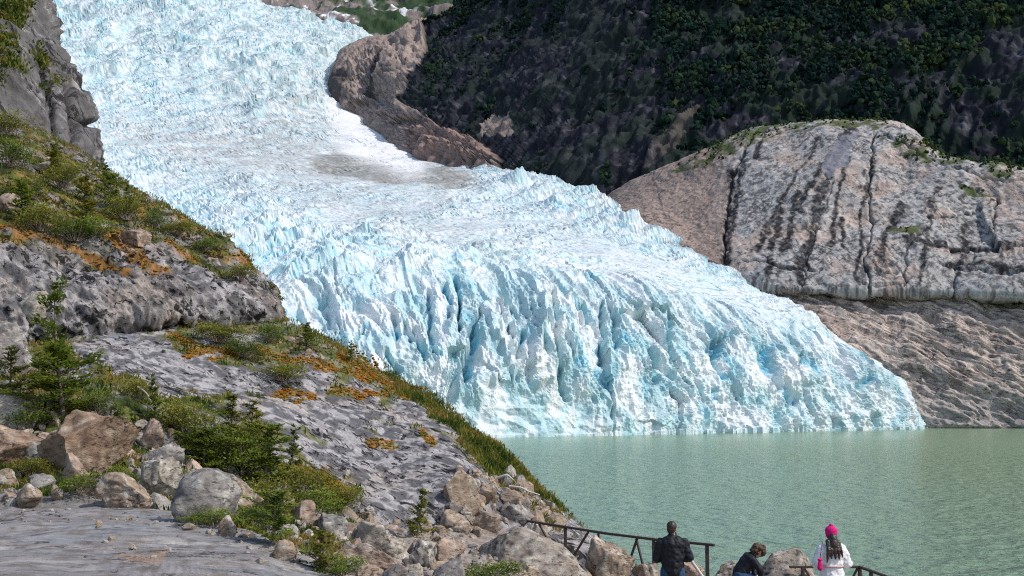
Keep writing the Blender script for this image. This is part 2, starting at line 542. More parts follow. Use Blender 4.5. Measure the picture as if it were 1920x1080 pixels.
def build_glacier():
    ctrl = np.asarray(GLACIER_ROWS, float)
    nj = [4, 62, 74, 76, 94, 102, 98, 16]
    ni = [86, 80, 52, 54, 68, 72, 78, 90, 98, 62, 6]
    rk = [0, 0.5, 1.0, 1.5, 2, 3, 4, 5, 6, 7, 8, 9]
    P = loft(ctrl, ni, nj)
    NI, NJ = P.shape[:2]
    N = normals(P)
    # soften normals so the folds of the base form do not cross
    px, py = proj(P)
    x, y, z = P[..., 0], P[..., 1], P[..., 2]
    row = np.zeros(NI)
    k = 0
    for s, n in enumerate(ni):
        row[k:k + n] = rk[s] + (rk[s + 1] - rk[s]) * np.arange(n) / n
        k += n
    row = row[:, None] + 0 * x
    c = x * 0.91 + y * 0.42
    a = -0.42 * x + 0.91 * y
    zero = 0 * x
    wp = np.stack([c, a, zero], -1)
    wx = fbm(wp / 22.0, 2, 11) * 5.0
    wy = fbm(wp / 22.0, 2, 31) * 5.0
    # ---- weights of the different kinds of ice
    face = 1 - sstep(0.85, 1.55, row)
    fall = sstep(5.2, 6.3, row + 0.5 * fbm(wp / 90, 2, 70))                     # the upper ice fall
    def blob(cx, cy, rx, ry, ang=0.0):
        ca, sa = math.cos(ang), math.sin(ang)
        dx, dy = px - cx, py - cy
        u_ = (dx * ca + dy * sa) / rx; v_ = (-dx * sa + dy * ca) / ry
        return np.exp(-(u_ * u_ + v_ * v_))
    calm = np.clip(blob(480, 300, 260, 45, 0.12) + blob(740, 325, 170, 40, 0.1) + blob(700, 245, 90, 60, 0.75) * 1.2
                   + 0.8 * blob(840, 430, 260, 40, 0.18) + 0.85 * blob(1200, 510, 240, 34, 0.42) + 0.5 * blob(620, 395, 200, 22, 0.15)
                   + 0.6 * blob(1450, 610, 200, 25, 0.45), 0, 1)
    calm = np.clip(calm + 0.8 * blob(708, 258, 115, 36, 0.66) + 0.5 * blob(750, 325, 150, 26, 0.16), 0, 1)
    towers = np.clip(blob(1000, 365, 120, 28, 0.15) + 0.7 * blob(1130, 420, 90, 25, 0.6), 0, 1)
    lobe = blob(520, 470, 300, 70, 0.45)                                          # slanting fins on the near flank
    amp = mix(3.8, 0.6, calm) + 3.2 * towers + 2.6 * lobe + 1.6 * np.exp(-((row - 7.8) / 0.35) ** 2)
    amp = amp * mix(1.0, 1.15, fall) * (0.75 + 0.5 * sstep(-0.5, 0.5, fbm(wp / 45, 2, 72)))
    # ---- seracs: broken faceted blocks of several sizes
    def field(Lc, La, seed, slope, wf=1.0, skew=0.45, tilt=0.6):
        cc, aa = c + wx * wf, a + wy * wf
        q = np.stack([(cc + skew * aa) / Lc, (aa - 0.3 * cc) / La], -1)
        return mesas(q, seed, slope, 0.95, tilt)
    h0, gp0, k0 = field(26, 13, 404, 1.1, 1.4, 0.5, 0.9)
    h1, gp1, k1 = field(10, 5.5, 101, 1.3, 1.0, 0.5, 0.9)
    h2, gp2, k2 = field(4.6, 3.0, 202, 1.4, 0.6, 0.4, 0.9)
    h3, gp3, k3 = field(2.4, 1.5, 303, 1.6, 0.3, 0.2, 0.9)
    fine = fbm(np.stack([c / 3.0, a / 2.0, z / 2.0], -1), 3, 77, 0.55)
    # pressure waves across the flow and trains of crevasses along it
    wave = np.sin((a + 9 * fbm(wp / 70, 2, 73) + 0.002 * (c - 200) ** 2) / 7.5)
    train = sstep(-0.4, 0.5, fbm(np.stack([c / 26, a / 110, zero], -1), 3, 74))
    open_ = mix(0.35, 1.0, train)
    macro = fbm(wp / 55, 3, 75) * (5.0 * fall + 1.5) + 2.2 * fbm(np.stack([c / 60, a / 18, zero], -1), 3, 76) * (0.4 + fall)
    amp = amp * mix(0.45, 1.7, sstep(-0.55, 0.55, fbm(np.stack([c / 40, a / 25, zero], -1), 3, 78)))
    am2 = np.minimum(amp, 2.2 + 0.2 * amp)
    arc = perlin(np.stack([c / 34 + 0.2 * wx, (a + 0.0015 * (c - 250) ** 2) / 7.0 + 0.25 * wy, zero], -1), 79)
    arc2 = perlin(np.stack([(c + 0.6 * a) / 6.0 + 0.2 * wx, (a - 0.6 * c) / 40, zero], -1), 80)
    cleft = np.maximum(sstep(0.07, 0.0, np.abs(arc)) * sstep(-0.2, 0.3, tri := fbm(wp / 38, 2, 81)), sstep(0.07, 0.0, np.abs(arc2)) * lobe * 0.9) * (1 - face) * (1 - 0.6 * calm)
    H = macro * (1 - face) - 2.2 * cleft + amp * (0.75 * h0 + open_ * mix(0.42, 0.62, fall) * (h1 - 0.4)) + am2 * mix(1.0, 0.5, fall) * (open_ * 0.34 * (h2 - 0.4) + 0.16 * (h3 - 0.4) + 0.2 * fine) + 0.5 * wave * (0.3 + calm) * (1 - fall)
    # ---- the calving face: sharp upright flakes, hollows and fallen blocks
    u = np.cumsum(np.concatenate([np.zeros((NI, 1)), np.linalg.norm(np.diff(P, axis=1), axis=-1)], 1), 1)
    fw = np.stack([u / 16, z / 22, zero], -1)
    w1_ = fbm(fw, 3, 55)
    u2 = u + 4.0 * w1_ + 0.22 * z * np.sin(u / 29.0 + 1.0)
    z2 = z + 5.0 * fbm(fw * 1.3, 2, 56)
    s0, q0, r0 = shards(np.stack([u2 / 17.0, z2 / 34.0], -1), 500, 1.0, 0.95, (0, 0.1), 3)
    s1, q1, r1 = shards(np.stack([u2 / 6.5, z2 / 19.0 + 0.2 * u2 / 6.5], -1), 510, 1.0, 0.95, (0, 0.25), 3)
    s2, q2, r2 = shards(np.stack([u2 / 2.7 + 7, z2 / 6.5], -1), 520, 0.9, 0.95, (0, 0.2), 4)
    hollow = fbm(np.stack([u / 22, z / 20, zero + 3], -1), 3, 61, 0.5)
    ripple = fbm(np.stack([u / 4, z / 4, y / 6], -1), 4, 62, 0.55)
    smoothface = sstep(1150, 1400, px + 60 * w1_)
    F = (mix(7.5, 5.5, smoothface) * (s0 - 0.4) + mix(5.6, 3.8, smoothface) * (s1 - 0.4) + mix(3.4, 2.6, smoothface) * (s2 - 0.4)
         + mix(0.8, 2.2, smoothface) * hollow + mix(0.6, 0.6, smoothface) * ripple
         + 1.7 * (shards(np.stack([u2 / 1.4, z2 / 3.2 + 0.3 * u2 / 1.4], -1), 525, 0.8, 0.95, (0, 0.2), 4)[0] - 0.4) + 0.45 * fbm(np.stack([u2 / 1.1, z / 3.5, zero], -1), 3, 63, 0.6, True))
    slot = 0 * F; sblue = 0 * F
    nf = int(np.sum(row[:, 0] < 1.8))
    wv = 7 * fbm(np.stack([px[:nf] / 22, py[:nf] / 26, 0 * px[:nf]], -1), 3, 58)
    for line, wd, dp, bl in SLOTS:
        g_ = np.clip(1.15 - polyline_dist(px[:nf] + wv, py[:nf], line) / wd, 0, 1)
        slot[:nf] += 0.62 * dp * g_
        sblue[:nf] = np.maximum(sblue[:nf], bl * g_)
    F = F - slot
    H = H - slot
    deb = sstep(15, 4, z + 5 * hollow + 0.02 * np.abs(px - 900)) * sstep(1380, 1050, px)    # broken heap along the water
    d1, e1, t1 = shards(np.stack([u / 7.0 + 0.4 * z / 4, z / 4.0], -1), 530, 0.8)
    d2, e2, t2 = shards(np.stack([u / 2.6, z / 1.9 + 0.3 * u / 2.6], -1), 540, 0.8)
    F = mix(F, 3.6 * (d1 - 0.3) + 1.2 * (d2 - 0.4) + 0.4 * ripple + 1.0, deb)
    # pinnacles along the brow of the face
    crown = np.exp(-((row - 1.2) / 0.35) ** 2) * mix(1.0, 0.35, smoothface)
    H = H + crown * 5.5 * (s1 - 0.35)
    up = np.array((0, 0, 1.0))
    Nt = N * 0.5 + up * 0.5 + np.array((0.06, -0.16, 0))
    Nt /= np.linalg.norm(Nt, axis=-1, keepdims=True)
    Nf = N * 0.8 + np.array((0.0, -0.35, 0.0))
    Nf /= np.linalg.norm(Nf, axis=-1, keepdims=True)
    rim = sstep(1.0, 0.93, np.linspace(0, 1, NJ)[None, :] + zero)
    Q = P + (Nt * (H * (1 - face))[..., None] + Nf * ((F - 0.8) * face)[..., None]) * (0.3 + 0.7 * rim)[..., None]
    Q[0, :, 2] = -2.0
    Nq = normals(Q)
    steep = 1 - np.clip(Nq[..., 2], 0, 1)
    # ---- colour of the ice itself: white weathered crust, blue clean ice where it has broken
    pick = fbm(wp / 8.0, 3, 91)
    pickf = fbm(np.stack([u / 8, z / 11, zero], -1), 3, 92)
    pk = mix(pick, pickf, face)
    crack = np.clip(sstep(0.18, 0.0, gp1) * 0.8 + sstep(0.14, 0.0, gp0) * 0.8 + 0.4 * sstep(0.15, 0.0, gp2), 0, 1) * (1 - 0.85 * calm)
    crackf = np.clip(sstep(0.22, 0.0, q1) * 0.6 + sstep(0.12, 0.0, q0) * 0.6 + 0.2 * sstep(0.2, 0.0, q2), 0, 1) * (1 - 0.7 * deb) * mix(1.0, 0.75, smoothface)
    crk = mix(crack, crackf, face)
    fresh = sstep(0.40, 0.9, steep + 0.3 * pk) * mix(0.8, 0.35, face)
    blue = np.clip(crk * sstep(-0.1, 0.55, pk) * 0.9 + 0.5 * fresh * sstep(-0.4, 0.5, pk), 0, 1)
    blue = np.clip(blue + 0.4 * face * sstep(0.05, 0.6, fbm(np.stack([u / 13, z / 9, zero], -1), 4, 191, 0.6)), 0, 1)
    blue = np.clip(blue + sblue + 0.85 * cleft, 0, 1)
    colr = np.zeros(P.shape) + np.array((0.70, 0.755, 0.77))
    tintn = fbm(wp / 20, 5, 93, 0.6)
    colr = cmix(colr, (0.47, 0.675, 0.715), 0.75 * sstep(-0.45, 0.5, mix(tintn, pickf, face)) * (1 - calm * 0.55))
    colr = cmix(colr, (0.34, 0.65, 0.73), 0.9 * np.clip(blue, 0, 1))
    deepb = sstep(0.6, 0.95, blue) * sstep(0.2, 0.6, pk)
    colr = cmix(colr, (0.11, 0.48, 0.70), np.maximum(0.6 * deepb * (1 - 0.6 * fall), 0.85 * sstep(0.35, 0.9, sblue)))
    colr = cmix(colr, (0.78, 0.81, 0.82), 0.65 * face * sstep(0.0, 0.5, -pickf + 0.3 * ripple))
    # grey-teal old ice on the fall
    colr = cmix(colr, (0.36, 0.49, 0.51), 0.75 * fall * sstep(0.05, 0.5, fbm(wp / 12, 5, 94, 0.6)))
    # rock dust: own patches on the calm middle, the brown fan and the margin
    sp = fbm(np.stack([c / 2.2, a / 1.5, z / 2], -1), 4, 99, 0.6)
    dust = np.clip(0.45 * blob(640, 350, 420, 75, 0.16) * sstep(-0.3, 0.5, fbm(wp / 11, 4, 951)) + 0.9 * blob(500, 290, 320, 46, 0.10) * sstep(-0.6, 0.4, fbm(wp / 14, 4, 95)) + 0.9 * blob(545, 205, 120, 65, 0.25) * sstep(-0.3, 0.4, fbm(wp / 9, 4, 96))
                   + 0.5 * blob(800, 440, 260, 40, 0.18) * sstep(-0.1, 0.5, sp), 0, 1)
    band = np.clip(blob(760, 462, 190, 9, 0.17) + 0.8 * blob(900, 500, 170, 11, 0.2) + 0.5 * blob(640, 385, 200, 8, 0.12) + 0.6 * blob(1180, 520, 160, 9, 0.4), 0, 1) * sstep(-0.3, 0.4, fbm(wp / 5, 3, 97))
    fan = sstep(0.28, 0.6, 1.2 * blob(755, 322, 140, 22, 0.16) + 0.6 * blob(650, 316, 80, 20, 0.05) + 0.16 * fbm(wp / 12, 3, 98)) * (0.75 + 0.25 * sstep(-0.5, 0.3, sp))
    colr = cmix(colr, (0.40, 0.39, 0.37), np.clip(1.2 * dust, 0, 0.85) * (0.55 + 0.45 * sstep(-0.3, 0.3, sp)))
    colr = cmix(colr, (0.32, 0.36, 0.36), 0.6 * band)
    colr = cmix(colr, (0.25, 0.225, 0.19), 0.93 * fan)
    snow = np.clip(2.0 * blob(708, 255, 115, 34, 0.66) + 0.8 * blob(665, 285, 60, 16, 0.2) + 0.35 * sp, 0, 1) * sstep(0.25, 0.5, blob(700, 260, 120, 60, 0.6))
    colr = cmix(colr, (0.80, 0.80, 0.80), 0.95 * snow)
    colr = cmix(colr, (0.40, 0.40, 0.36), 0.6 * sstep(0.86, 0.97, np.linspace(0, 1, NJ)[None, :] + zero + 0.03 * pick) * sstep(0.9, 1.6, row) * sstep(-0.4, 0.3, sp) * sstep(6.2, 5.2, row))
    sp2 = fbm(np.stack([c / 6.0, a / 3.5, z / 5], -1), 4, 299, 0.65)
    colr = cmix(colr, (0.22, 0.29, 0.30), 0.75 * sstep(0.22, 0.55, sp) * (1 - face) * (0.45 + 0.4 * calm + 0.35 * fall) * (1 - snow))
    colr = cmix(colr, (0.25, 0.36, 0.39), 0.7 * sstep(0.25, 0.6, sp2) * fall * (1 - snow))
    colr = cmix(colr, (0.78, 0.80, 0.81), 0.7 * sstep(0.2, 0.6, -sp2) * (1 - face) * (1 - 0.5 * calm))
    colr = cmix(colr, (0.42, 0.50, 0.50), 0.4 * face * sstep(0.3, 0.75, fbm(np.stack([u / 2.2, z / 5.0, zero], -1), 4, 199, 0.65)))
    colr = cmix(colr, (0.34, 0.42, 0.43), 0.4 * face * sstep(0.72, 0.95, fbm(np.stack([u2 / 3.0, z / 9.0, zero], -1), 3, 198, 0.6, True)) * sstep(-0.2, 0.4, pickf))
    o = sheet('glacier', Q, ice_mat(), colr, smooth=False)
    tag(o, 'white and blue crevassed glacier calving into the green lake', None, None, 'structure')
    return Q
GL = build_glacier()

# ================================================================== FAR VALLEY WALL
def strata(P, dirv, along, across, octv=4, seed=0, ridged=True):
    """noise drawn out along a direction of the rock"""
    d = np.asarray(dirv, float); d /= np.linalg.norm(d)
    t = P @ d
    rest = P - t[..., None] * d
    q = rest / across + (t / along)[..., None] * d
    return fbm(q, octv, seed, 0.55, ridged)

def build_far_mountain():
    ctrl = [[(px, 110, 1750), (px, 60, 1900), (px + 20, 0, 2100), (px + 20, -120, 2400), (px, -300, 2700)] for px in (300, 450, 560, 680, 800, 920, 1050)]
    P = loft(ctrl, 40, 40)
    N = normals(P)
    P = P + N * (22 * fbm(P / 120, 5, 8, 0.55) + 8 * fbm(P / 40, 3, 9, 0.5, True))[..., None]
    n = fbm(P / 60, 4, 12); n2 = fbm(P / 25, 4, 13)
    c = np.zeros(P.shape) + np.array((0.20, 0.17, 0.16))
    c = cmix(c, (0.035, 0.06, 0.03), sstep(-0.15, 0.2, n + 0.002 * (P[..., 0] + 280)))
    Nq = normals(P)
    c = cmix(c, (0.8, 0.82, 0.85), 0.9 * sstep(0.35, 0.6, n2) * sstep(0.3, -0.2, n))
    o = sheet('distant_mountain', P, M_WALL, c)
    tag(o, 'distant brown mountain with snow streaks above the ice fall', None, None, 'structure')

WALL_COLS = [
 [(680,240,1120),(650,185,1130),(650,120,1170),(690,85,1230),(760,70,1320),(850,40,1420),(900,-40,1550),(980,-200,1750)],
 [(640,235,1040),(619,175,1045),(637,105,1085),(680,76,1130),(770,60,1180),(840,35,1250),(900,-10,1330),(960,-200,1500)],
 [(715,275,955),(700,235,962),(705,180,990),(720,130,1020),(800,80,1080),(880,20,1150),(940,-60,1240),(1000,-250,1400)],
 [(830,345,785),(800,297,805),(800,240,850),(830,180,900),(870,120,960),(930,30,1040),(980,-60,1120),(1050,-250,1280)],
 [(970,380,690),(930,335,718),(930,280,750),(950,210,800),(980,130,860),(1020,40,930),(1060,-60,1010),(1120,-250,1150)],
 [(1130,420,600),(1090,375,625),(1080,320,650),(1090,240,700),(1110,150,760),(1140,50,830),(1170,-60,910),(1220,-250,1040)],
 [(1330,400,575),(1300,330,592),(1290,280,615),(1290,210,655),(1300,130,705),(1310,40,770),(1330,-60,850),(1370,-250,970)],
 [(1560,330,570),(1540,270,582),(1530,220,598),(1520,170,625),(1520,110,670),(1520,40,730),(1530,-60,800),(1560,-250,910)],
 [(1760,350,552),(1745,300,560),(1735,240,572),(1730,180,595),(1730,110,635),(1730,40,690),(1735,-60,760),(1750,-250,860)],
 [(1960,400,515),(1950,350,524),(1945,280,540),(1940,200,565),(1940,120,605),(1940,40,655),(1945,-60,720),(1960,-250,820)],
 [(2250,420,475),(2250,370,485),(2250,290,500),(2250,210,525),(2250,120,560),(2250,40,610),(2250,-60,670),(2250,-250,760)],
]
M_WALL = rock_mat('mountain_rock', 0.35, 0.45, 1.2, 0.95, 0.4, 0.08, (1, 1, 0.18))
build_far_mountain()

def build_wall():
    for i, col in enumerate(WALL_COLS):                  # steepness of the face above the ice
        k = (1.0, 1.0, 0.85, 0.72)[min(i, 3)]
        d1 = col[1][2]
        WALL_COLS[i] = col[:2] + [(x, y, d1 + k * (d - d1)) for x, y, d in col[2:]]
    P = loft(WALL_COLS, [10, 36, 38, 46, 54, 58, 58, 48, 42, 14], [16, 34, 34, 40, 40, 34, 12])
    N = normals(P)
    px, py = proj(P)
    vert = strata(P, (0.25, 0.1, 1.0), 160, 11, 2, 21)
    big = fbm(P / 70, 4, 22)
    ledge = strata(P, (0.8, -0.5, -0.12), 160, 26, 2, 23)
    vert2 = strata(P, (0.2, 0.1, 1.0), 110, 4.0, 2, 210)
    D = 7 * big + 4.0 * vert + 1.6 * vert2 + 1.6 * ledge + 0.2 * fbm(P / 6, 3, 24)
    # the pink knob by the ice keeps its own rounded form
    knob = region(P, [(600,60),(810,50),(800,110),(760,200),(830,250),(960,310),(960,350),(800,330),(600,240)], 6)
    kf, kg, _k = shards(np.stack([(px - 0.5 * py) / 46, (py + 0.3 * px) / 26], -1), 610, 0.7, 0.95, (0, 0), 3)
    D = D * (1 - 0.6 * knob) + knob * (16 * (kf - 0.4) + 2.5 * fbm(P / 9, 4, 29, 0.6, True) + 2 * vert)
    fade = sstep(0, 0.1, np.linspace(0, 1, P.shape[0]))[:, None]
    Q = P + N * (D * fade)[..., None]
    # rock colours, darkened to stand in for cloud shadow over the wall
    c = np.zeros(P.shape) + np.array((0.026, 0.030, 0.043))
    c = cmix(c, (0.115, 0.112, 0.125), sstep(0.8, 1.4, strata(P, (0.2, 0.1, 1.0), 120, 3.6, 4, 25)) * 0.8)
    c = cmix(c, (0.018, 0.019, 0.026), sstep(0.2, 0.8, strata(P, (0.15, 0.05, 1.0), 140, 5, 3, 26)) * 0.85)
    n = fbm(P / 35, 4, 27)
    c = cmix(c, (0.017, 0.029, 0.021), sstep(0.05, 0.45, n + 0.35 * ledge) * 0.85 * (0.6 + 0.4 * sstep(1080, 1350, px)))
    pink = np.clip(knob + 0.8 * region(P, [(905,225),(965,225),(970,270),(905,275)], 10), 0, 1)
    c = cmix(c, (0.33, 0.26, 0.225), pink * (0.8 + 0.25 * sstep(-0.4, 0.4, n)))
    c = cmix(c, (0.26, 0.175, 0.15), 0.8 * region(P, [(780,240),(850,245),(960,310),(940,345),(860,330),(790,300)], 6))
    c = cmix(c, (0.03, 0.03, 0.035), 0.85 * region(P, [(705,105),(725,105),(722,150),(722,195),(700,195),(708,140)], 5))
    c = cmix(c, (0.05, 0.048, 0.05), 0.8 * region(P, [(612,150),(650,140),(660,165),(655,200),(615,190)], 6))
    c = cmix(c, (0.09, 0.078, 0.074), 0.7 * knob * sstep(0.3, 0.75, fbm(P / 12, 4, 290, 0.6)))
    scree = region(P, [(1140,395),(1200,330),(1270,235),(1320,190),(1335,200),(1300,260),(1260,310),(1230,330),(1140,400)], 8)
    c = cmix(c, (0.10, 0.085, 0.075), 0.75 * scree * sstep(-0.6, 0.2, n))
    o = sheet('mountain', Q, M_WALL, c)
    tag(o, 'dark forested mountain wall rising beyond the pink rock slabs', None, None, 'structure')
    return Q, np.clip(pink + scree, 0, 1)
WALL, WALL_BARE = build_wall()

SLAB_COLS = [
 [(1110,432,612),(1104,410,606),(1102,400,607),(1105,392,612),(1108,386,617),(1110,383,622),(1115,386,645)],
 [(1180,475,520.0),(1175,447,505.0),(1180,420,516.2),(1190,385,536.0),(1200,355,553.0),(1215,328,570.2),(1225,330,600.2)],
 [(1310,525,480.0),(1305,500,460.0),(1305,460,473.0),(1310,410,495.0),(1315,350,520.0),(1320,285,542.0),(1330,284,572.0)],
 [(1405,552,465.0),(1400,531,442.0),(1400,480,453.0),(1405,410,475.0),(1415,320,505.0),(1430,242,537.0),(1445,242,567.0)],
 [(1500,562,455.0),(1500,543,429.0),(1500,490,440.0),(1510,410,460.0),(1530,310,490.0),(1555,228,522.0),(1565,230,552.0)],
 [(1610,566,450.0),(1610,546,423.0),(1612,490,434.0),(1620,410,455.0),(1635,320,480.0),(1655,236,512),(1668,240,545)],
 [(1690,567,447),(1690,546.5,420),(1690,490,431),(1695,418,450),(1700,345,472),(1705,258,498),(1712,260,530)],
 [(1740,568,445.0),(1740,547,417.0),(1740,490,428.0),(1745,420,446.0),(1750,355,463.0),(1755,300,482.0),(1760,302,512.0)],
 [(1860,575,438.0),(1860,551,409.0),(1860,490,421.0),(1862,430,438.0),(1865,370,450.0),(1868,320,462.0),(1870,320,492.0)],
 [(1990,580,430.0),(1990,556,401.0),(1990,490,414.0),(1990,430,430.0),(1990,380,441.0),(1990,345,452.0),(1990,347,482.0)],
 [(2250,590,410.0),(2250,566,382.0),(2250,490,395.0),(2250,430,410.0),(2250,390,420.0),(2250,360,432.0),(2250,365,462.0)],
]
M_SLAB = rock_mat('pink_slab_rock', 1.1, 0.6, 0.4, 0.9, 0.38, 0.15, (0.4, 1.2, 1.2), (-0.5, 0.5, 0.7), (1.2, 0.6, 0, 0.585))

def build_slab():
    P = loft(SLAB_COLS, [36, 62, 48, 48, 54, 40, 24, 52, 44, 12], [16, 38, 50, 58, 58, 10])
    N = normals(P)
    px, py = proj(P)
    w = fbm(np.stack([px * 0.012, py * 0.012, 0 * px], -1), 3, 30)
    pxw, pyw = px + 9 * w, py + 6 * fbm(np.stack([px * 0.02, py * 0.02, 0 * px], -1), 3, 33)
    w2 = fbm(np.stack([px * 0.06, py * 0.06, 0 * px], -1), 3, 330)
    big = fbm(P / 30, 4, 31)
    relief = strata(P, (-0.35, 0.55, 0.75), 45, 7, 4, 32)
    D = 1.0 * big + 0.35 * relief + 0.25 * fbm(P / 2.0, 4, 34)
    # joints: one long upright joint, the ledges along the foot, and blocks on the right part
    j = 0
    for line, wd, dp in ([[(1352,515),(1360,440),(1372,350),(1395,290),(1420,255)], 5, 3.0],
                         [[(1215,455),(1290,478),(1352,500)], 4, 1.6], [[(1400,492),(1470,508),(1540,512)], 4, 1.6], [[(1590,518),(1680,522)], 4, 1.2], [[(1760,505),(1830,512),(1920,522)], 4, 1.6],
                         [[(1640,250),(1630,330),(1640,420),(1625,500),(1630,545)], 4, 2.0],
                         [[(1500,545),(1530,440),(1560,350)], 3, 1.2], [[(1740,420),(1820,400),(1865,375)], 3, 1.6],
                         [[(1865,375),(1860,440),(1850,470),(1780,470)], 4, 2.2], [[(1690,545),(1700,470),(1740,430)], 4, 1.5],
                         [[(1790,550),(1800,500),(1850,480),(1920,470)], 4, 1.5], [[(1130,390),(1250,420),(1340,440)], 3, 0.5],
                         [[(1660,260),(1760,320),(1920,350)], 4, 1.3]):
        j = j + 0.75 * dp * np.clip(1.2 - polyline_dist(pxw + 5 * w2, pyw + 5 * w2, line) / (0.75 * wd), 0, 1)
    fc, fg, fr = shards(np.stack([(pxw - 0.35 * pyw) / 85, pyw / 60], -1), 600, 0.7, 0.95, (0, 0), 3)
    fc2, fg2, _ = shards(np.stack([(pxw - 0.3 * pyw) / 26, pyw / 30], -1), 601, 0.7, 0.95, (0, 0), 3)
    blk = sstep(1560, 1700, px) + 0.6 * sstep(470, 520, py)
    blk = np.clip(blk, 0, 1)
    D = D - j + (0.35 + 0.65 * blk) * (4.5 * (fc - 0.4) + 1.2 * (fc2 - 0.4))
    fade = sstep(0, 0.06, np.linspace(0, 1, P.shape[0]))[:, None]
    Q = P + N * (D * fade)[..., None]
    c = np.zeros(P.shape) + np.array((0.40, 0.315, 0.27))
    n = fbm(P / 16, 5, 35)
    left = sstep(1400, 1330, pxw)
    c = cmix(c, (0.35, 0.338, 0.33), (1 - left) * sstep(-0.6, 0.2, n))
    c = cmix(c, (0.32, 0.235, 0.195), left * (0.6 + 0.3 * sstep(-0.3, 0.4, n)))
    # mineral and lichen speckle
    c = cmix(c, (0.075, 0.07, 0.07), 0.8 * sstep(0.12, 0.42, fbm(P / 2.6, 5, 36, 0.65) + 0.45 * n) * (1 - 0.75 * left))
    c = cmix(c, (0.13, 0.095, 0.08), 0.75 * left * sstep(1.05, 1.5, strata(P + 6 * fbm(P / 20, 2, 361)[..., None], (0.7, 0.3, -0.5), 26, 3.2, 3, 360)))
    c = cmix(c, (0.54, 0.50, 0.46), 0.6 * sstep(0.2, 0.6, fbm(P / 3, 5, 37, 0.65)) * (1 - left))
    # black seep stains that run down the slab
    st = 0
    for line, wd in ([[(1600,235),(1565,300),(1545,350),(1525,430),(1510,500)], 9], [[(1545,300),(1525,350),(1500,400)], 6],
                     [[(1470,370),(1440,420),(1425,470)], 9], [[(1505,365),(1485,420),(1470,470)], 10], [[(1460,400),(1450,470)], 8],
                     [[(1500,490),(1495,535)], 12], [[(1445,490),(1440,520)], 7], [[(1590,300),(1570,380),(1550,460)], 5],
                     [[(1375,330),(1366,430),(1356,500)], 9], [[(1735,440),(1730,500),(1725,540)], 6], [[(1810,430),(1805,520)], 7], [[(1575,420),(1570,460)], 7],
                     [[(1640,300),(1620,420),(1610,540)], 5], [[(1530,260),(1500,320),(1470,370)], 4], [[(1400,300),(1385,380),(1370,470)], 5],
                     [[(1690,400),(1660,440),(1650,500)], 8], [[(1900,470),(1780,470),(1700,460)], 7], [[(1925,520),(1840,500),(1780,505)], 6], [[(1760,360),(1740,420)], 6], [[(1440,250),(1420,300)], 6]):
        st = np.maximum(st, np.exp(-(polyline_dist(pxw + 3 * w + 4 * w2, pyw, line) / (0.95 * wd)) ** 2))
    brk = sstep(-0.55, 0.1, strata(P, (-0.35, 0.55, 0.75), 22, 1.3, 3, 38, False) + 1.1 * (st - 0.55))
    thin = sstep(1.1, 1.45, strata(P + 3 * fbm(P / 15, 2, 381)[..., None], (-0.35, 0.55, 0.75), 60, 2.6, 3, 382)) * (1 - left) * sstep(-0.2, 0.4, fbm(P / 25, 2, 383))
    c = cmix(c, (0.05, 0.05, 0.055), 0.8 * thin)
    c = cmix(c, (0.016, 0.016, 0.019), 0.97 * np.clip(2.0 * st, 0, 1) * brk * (0.72 + 0.28 * sstep(-0.4, 0.2, fbm(P / 1.8, 3, 385))))
    c = cmix(c, (0.05, 0.047, 0.047), 0.7 * sstep(0.4, 1.4, j))
    c = cmix(c, (0.20, 0.20, 0.235), 0.8 * region(P, [(1575,260),(1610,250),(1590,310),(1555,340),(1540,320)], 5))
    veg = np.clip(region(P, [(1260,325),(1340,270),(1420,225),(1500,200),(1600,195),(1720,205),(1650,245),(1540,236),(1440,268),(1340,315)], 12)
                  + region(P, [(1640,255),(1780,280),(1930,320),(1930,345),(1840,335),(1700,305)], 14)
                  + region(P, [(1795,352),(1850,356),(1860,372),(1810,370)], 5) + region(P, [(1660,435),(1730,440),(1720,455),(1670,450)], 6), 0, 1)
    c = cmix(c, (0.075, 0.095, 0.028), 0.92 * veg * sstep(-0.5, 0.2, fbm(P / 7, 3, 39)))
    o = sheet('rock_slab', Q, M_SLAB, c)
    tag(o, 'pink and grey glacier polished rock slab with black seep stains', None, None, 'structure')
    return Q, veg
SLAB, SLAB_VEG = build_slab()

SLOPE_COLS = [
 [(1230,505,500),(1240,525,470),(1250,560,450),(1265,620,425),(1290,700,405),(1320,815,385)],
 [(1400,515,475),(1400,536,450),(1405,560,437),(1420,620,416),(1440,700,401),(1460,815,385)],
 [(1545,530,470),(1548,552,438),(1555,580,429),(1570,640,412),(1590,720,399),(1600,815,390)],
 [(1700,535,465),(1700,554,430),(1702,590,421),(1706,650,409),(1712,720,398),(1718,813,388)],
 [(1820,540,460),(1820,560,422),(1820,600,413),(1820,660,403),(1820,730,395),(1820,813,388)],
 [(1950,545,450),(1950,564,414),(1950,600,407),(1950,660,399),(1950,730,392),(1950,813,386)],
 [(2250,555,430),(2250,572,394),(2250,600,390),(2250,660,386),(2250,730,384),(2250,813,382)],
]
M_SLOPE = rock_mat('banded_brown_rock', 1.3, 0.8, 0.4, 0.9, 0.45, 0.15, (0.25, 1.2, 1.2), tuple(W(1900, 700, 392) - W(1550, 590, 428)), (1.4, 0.65, 0, 0.57))

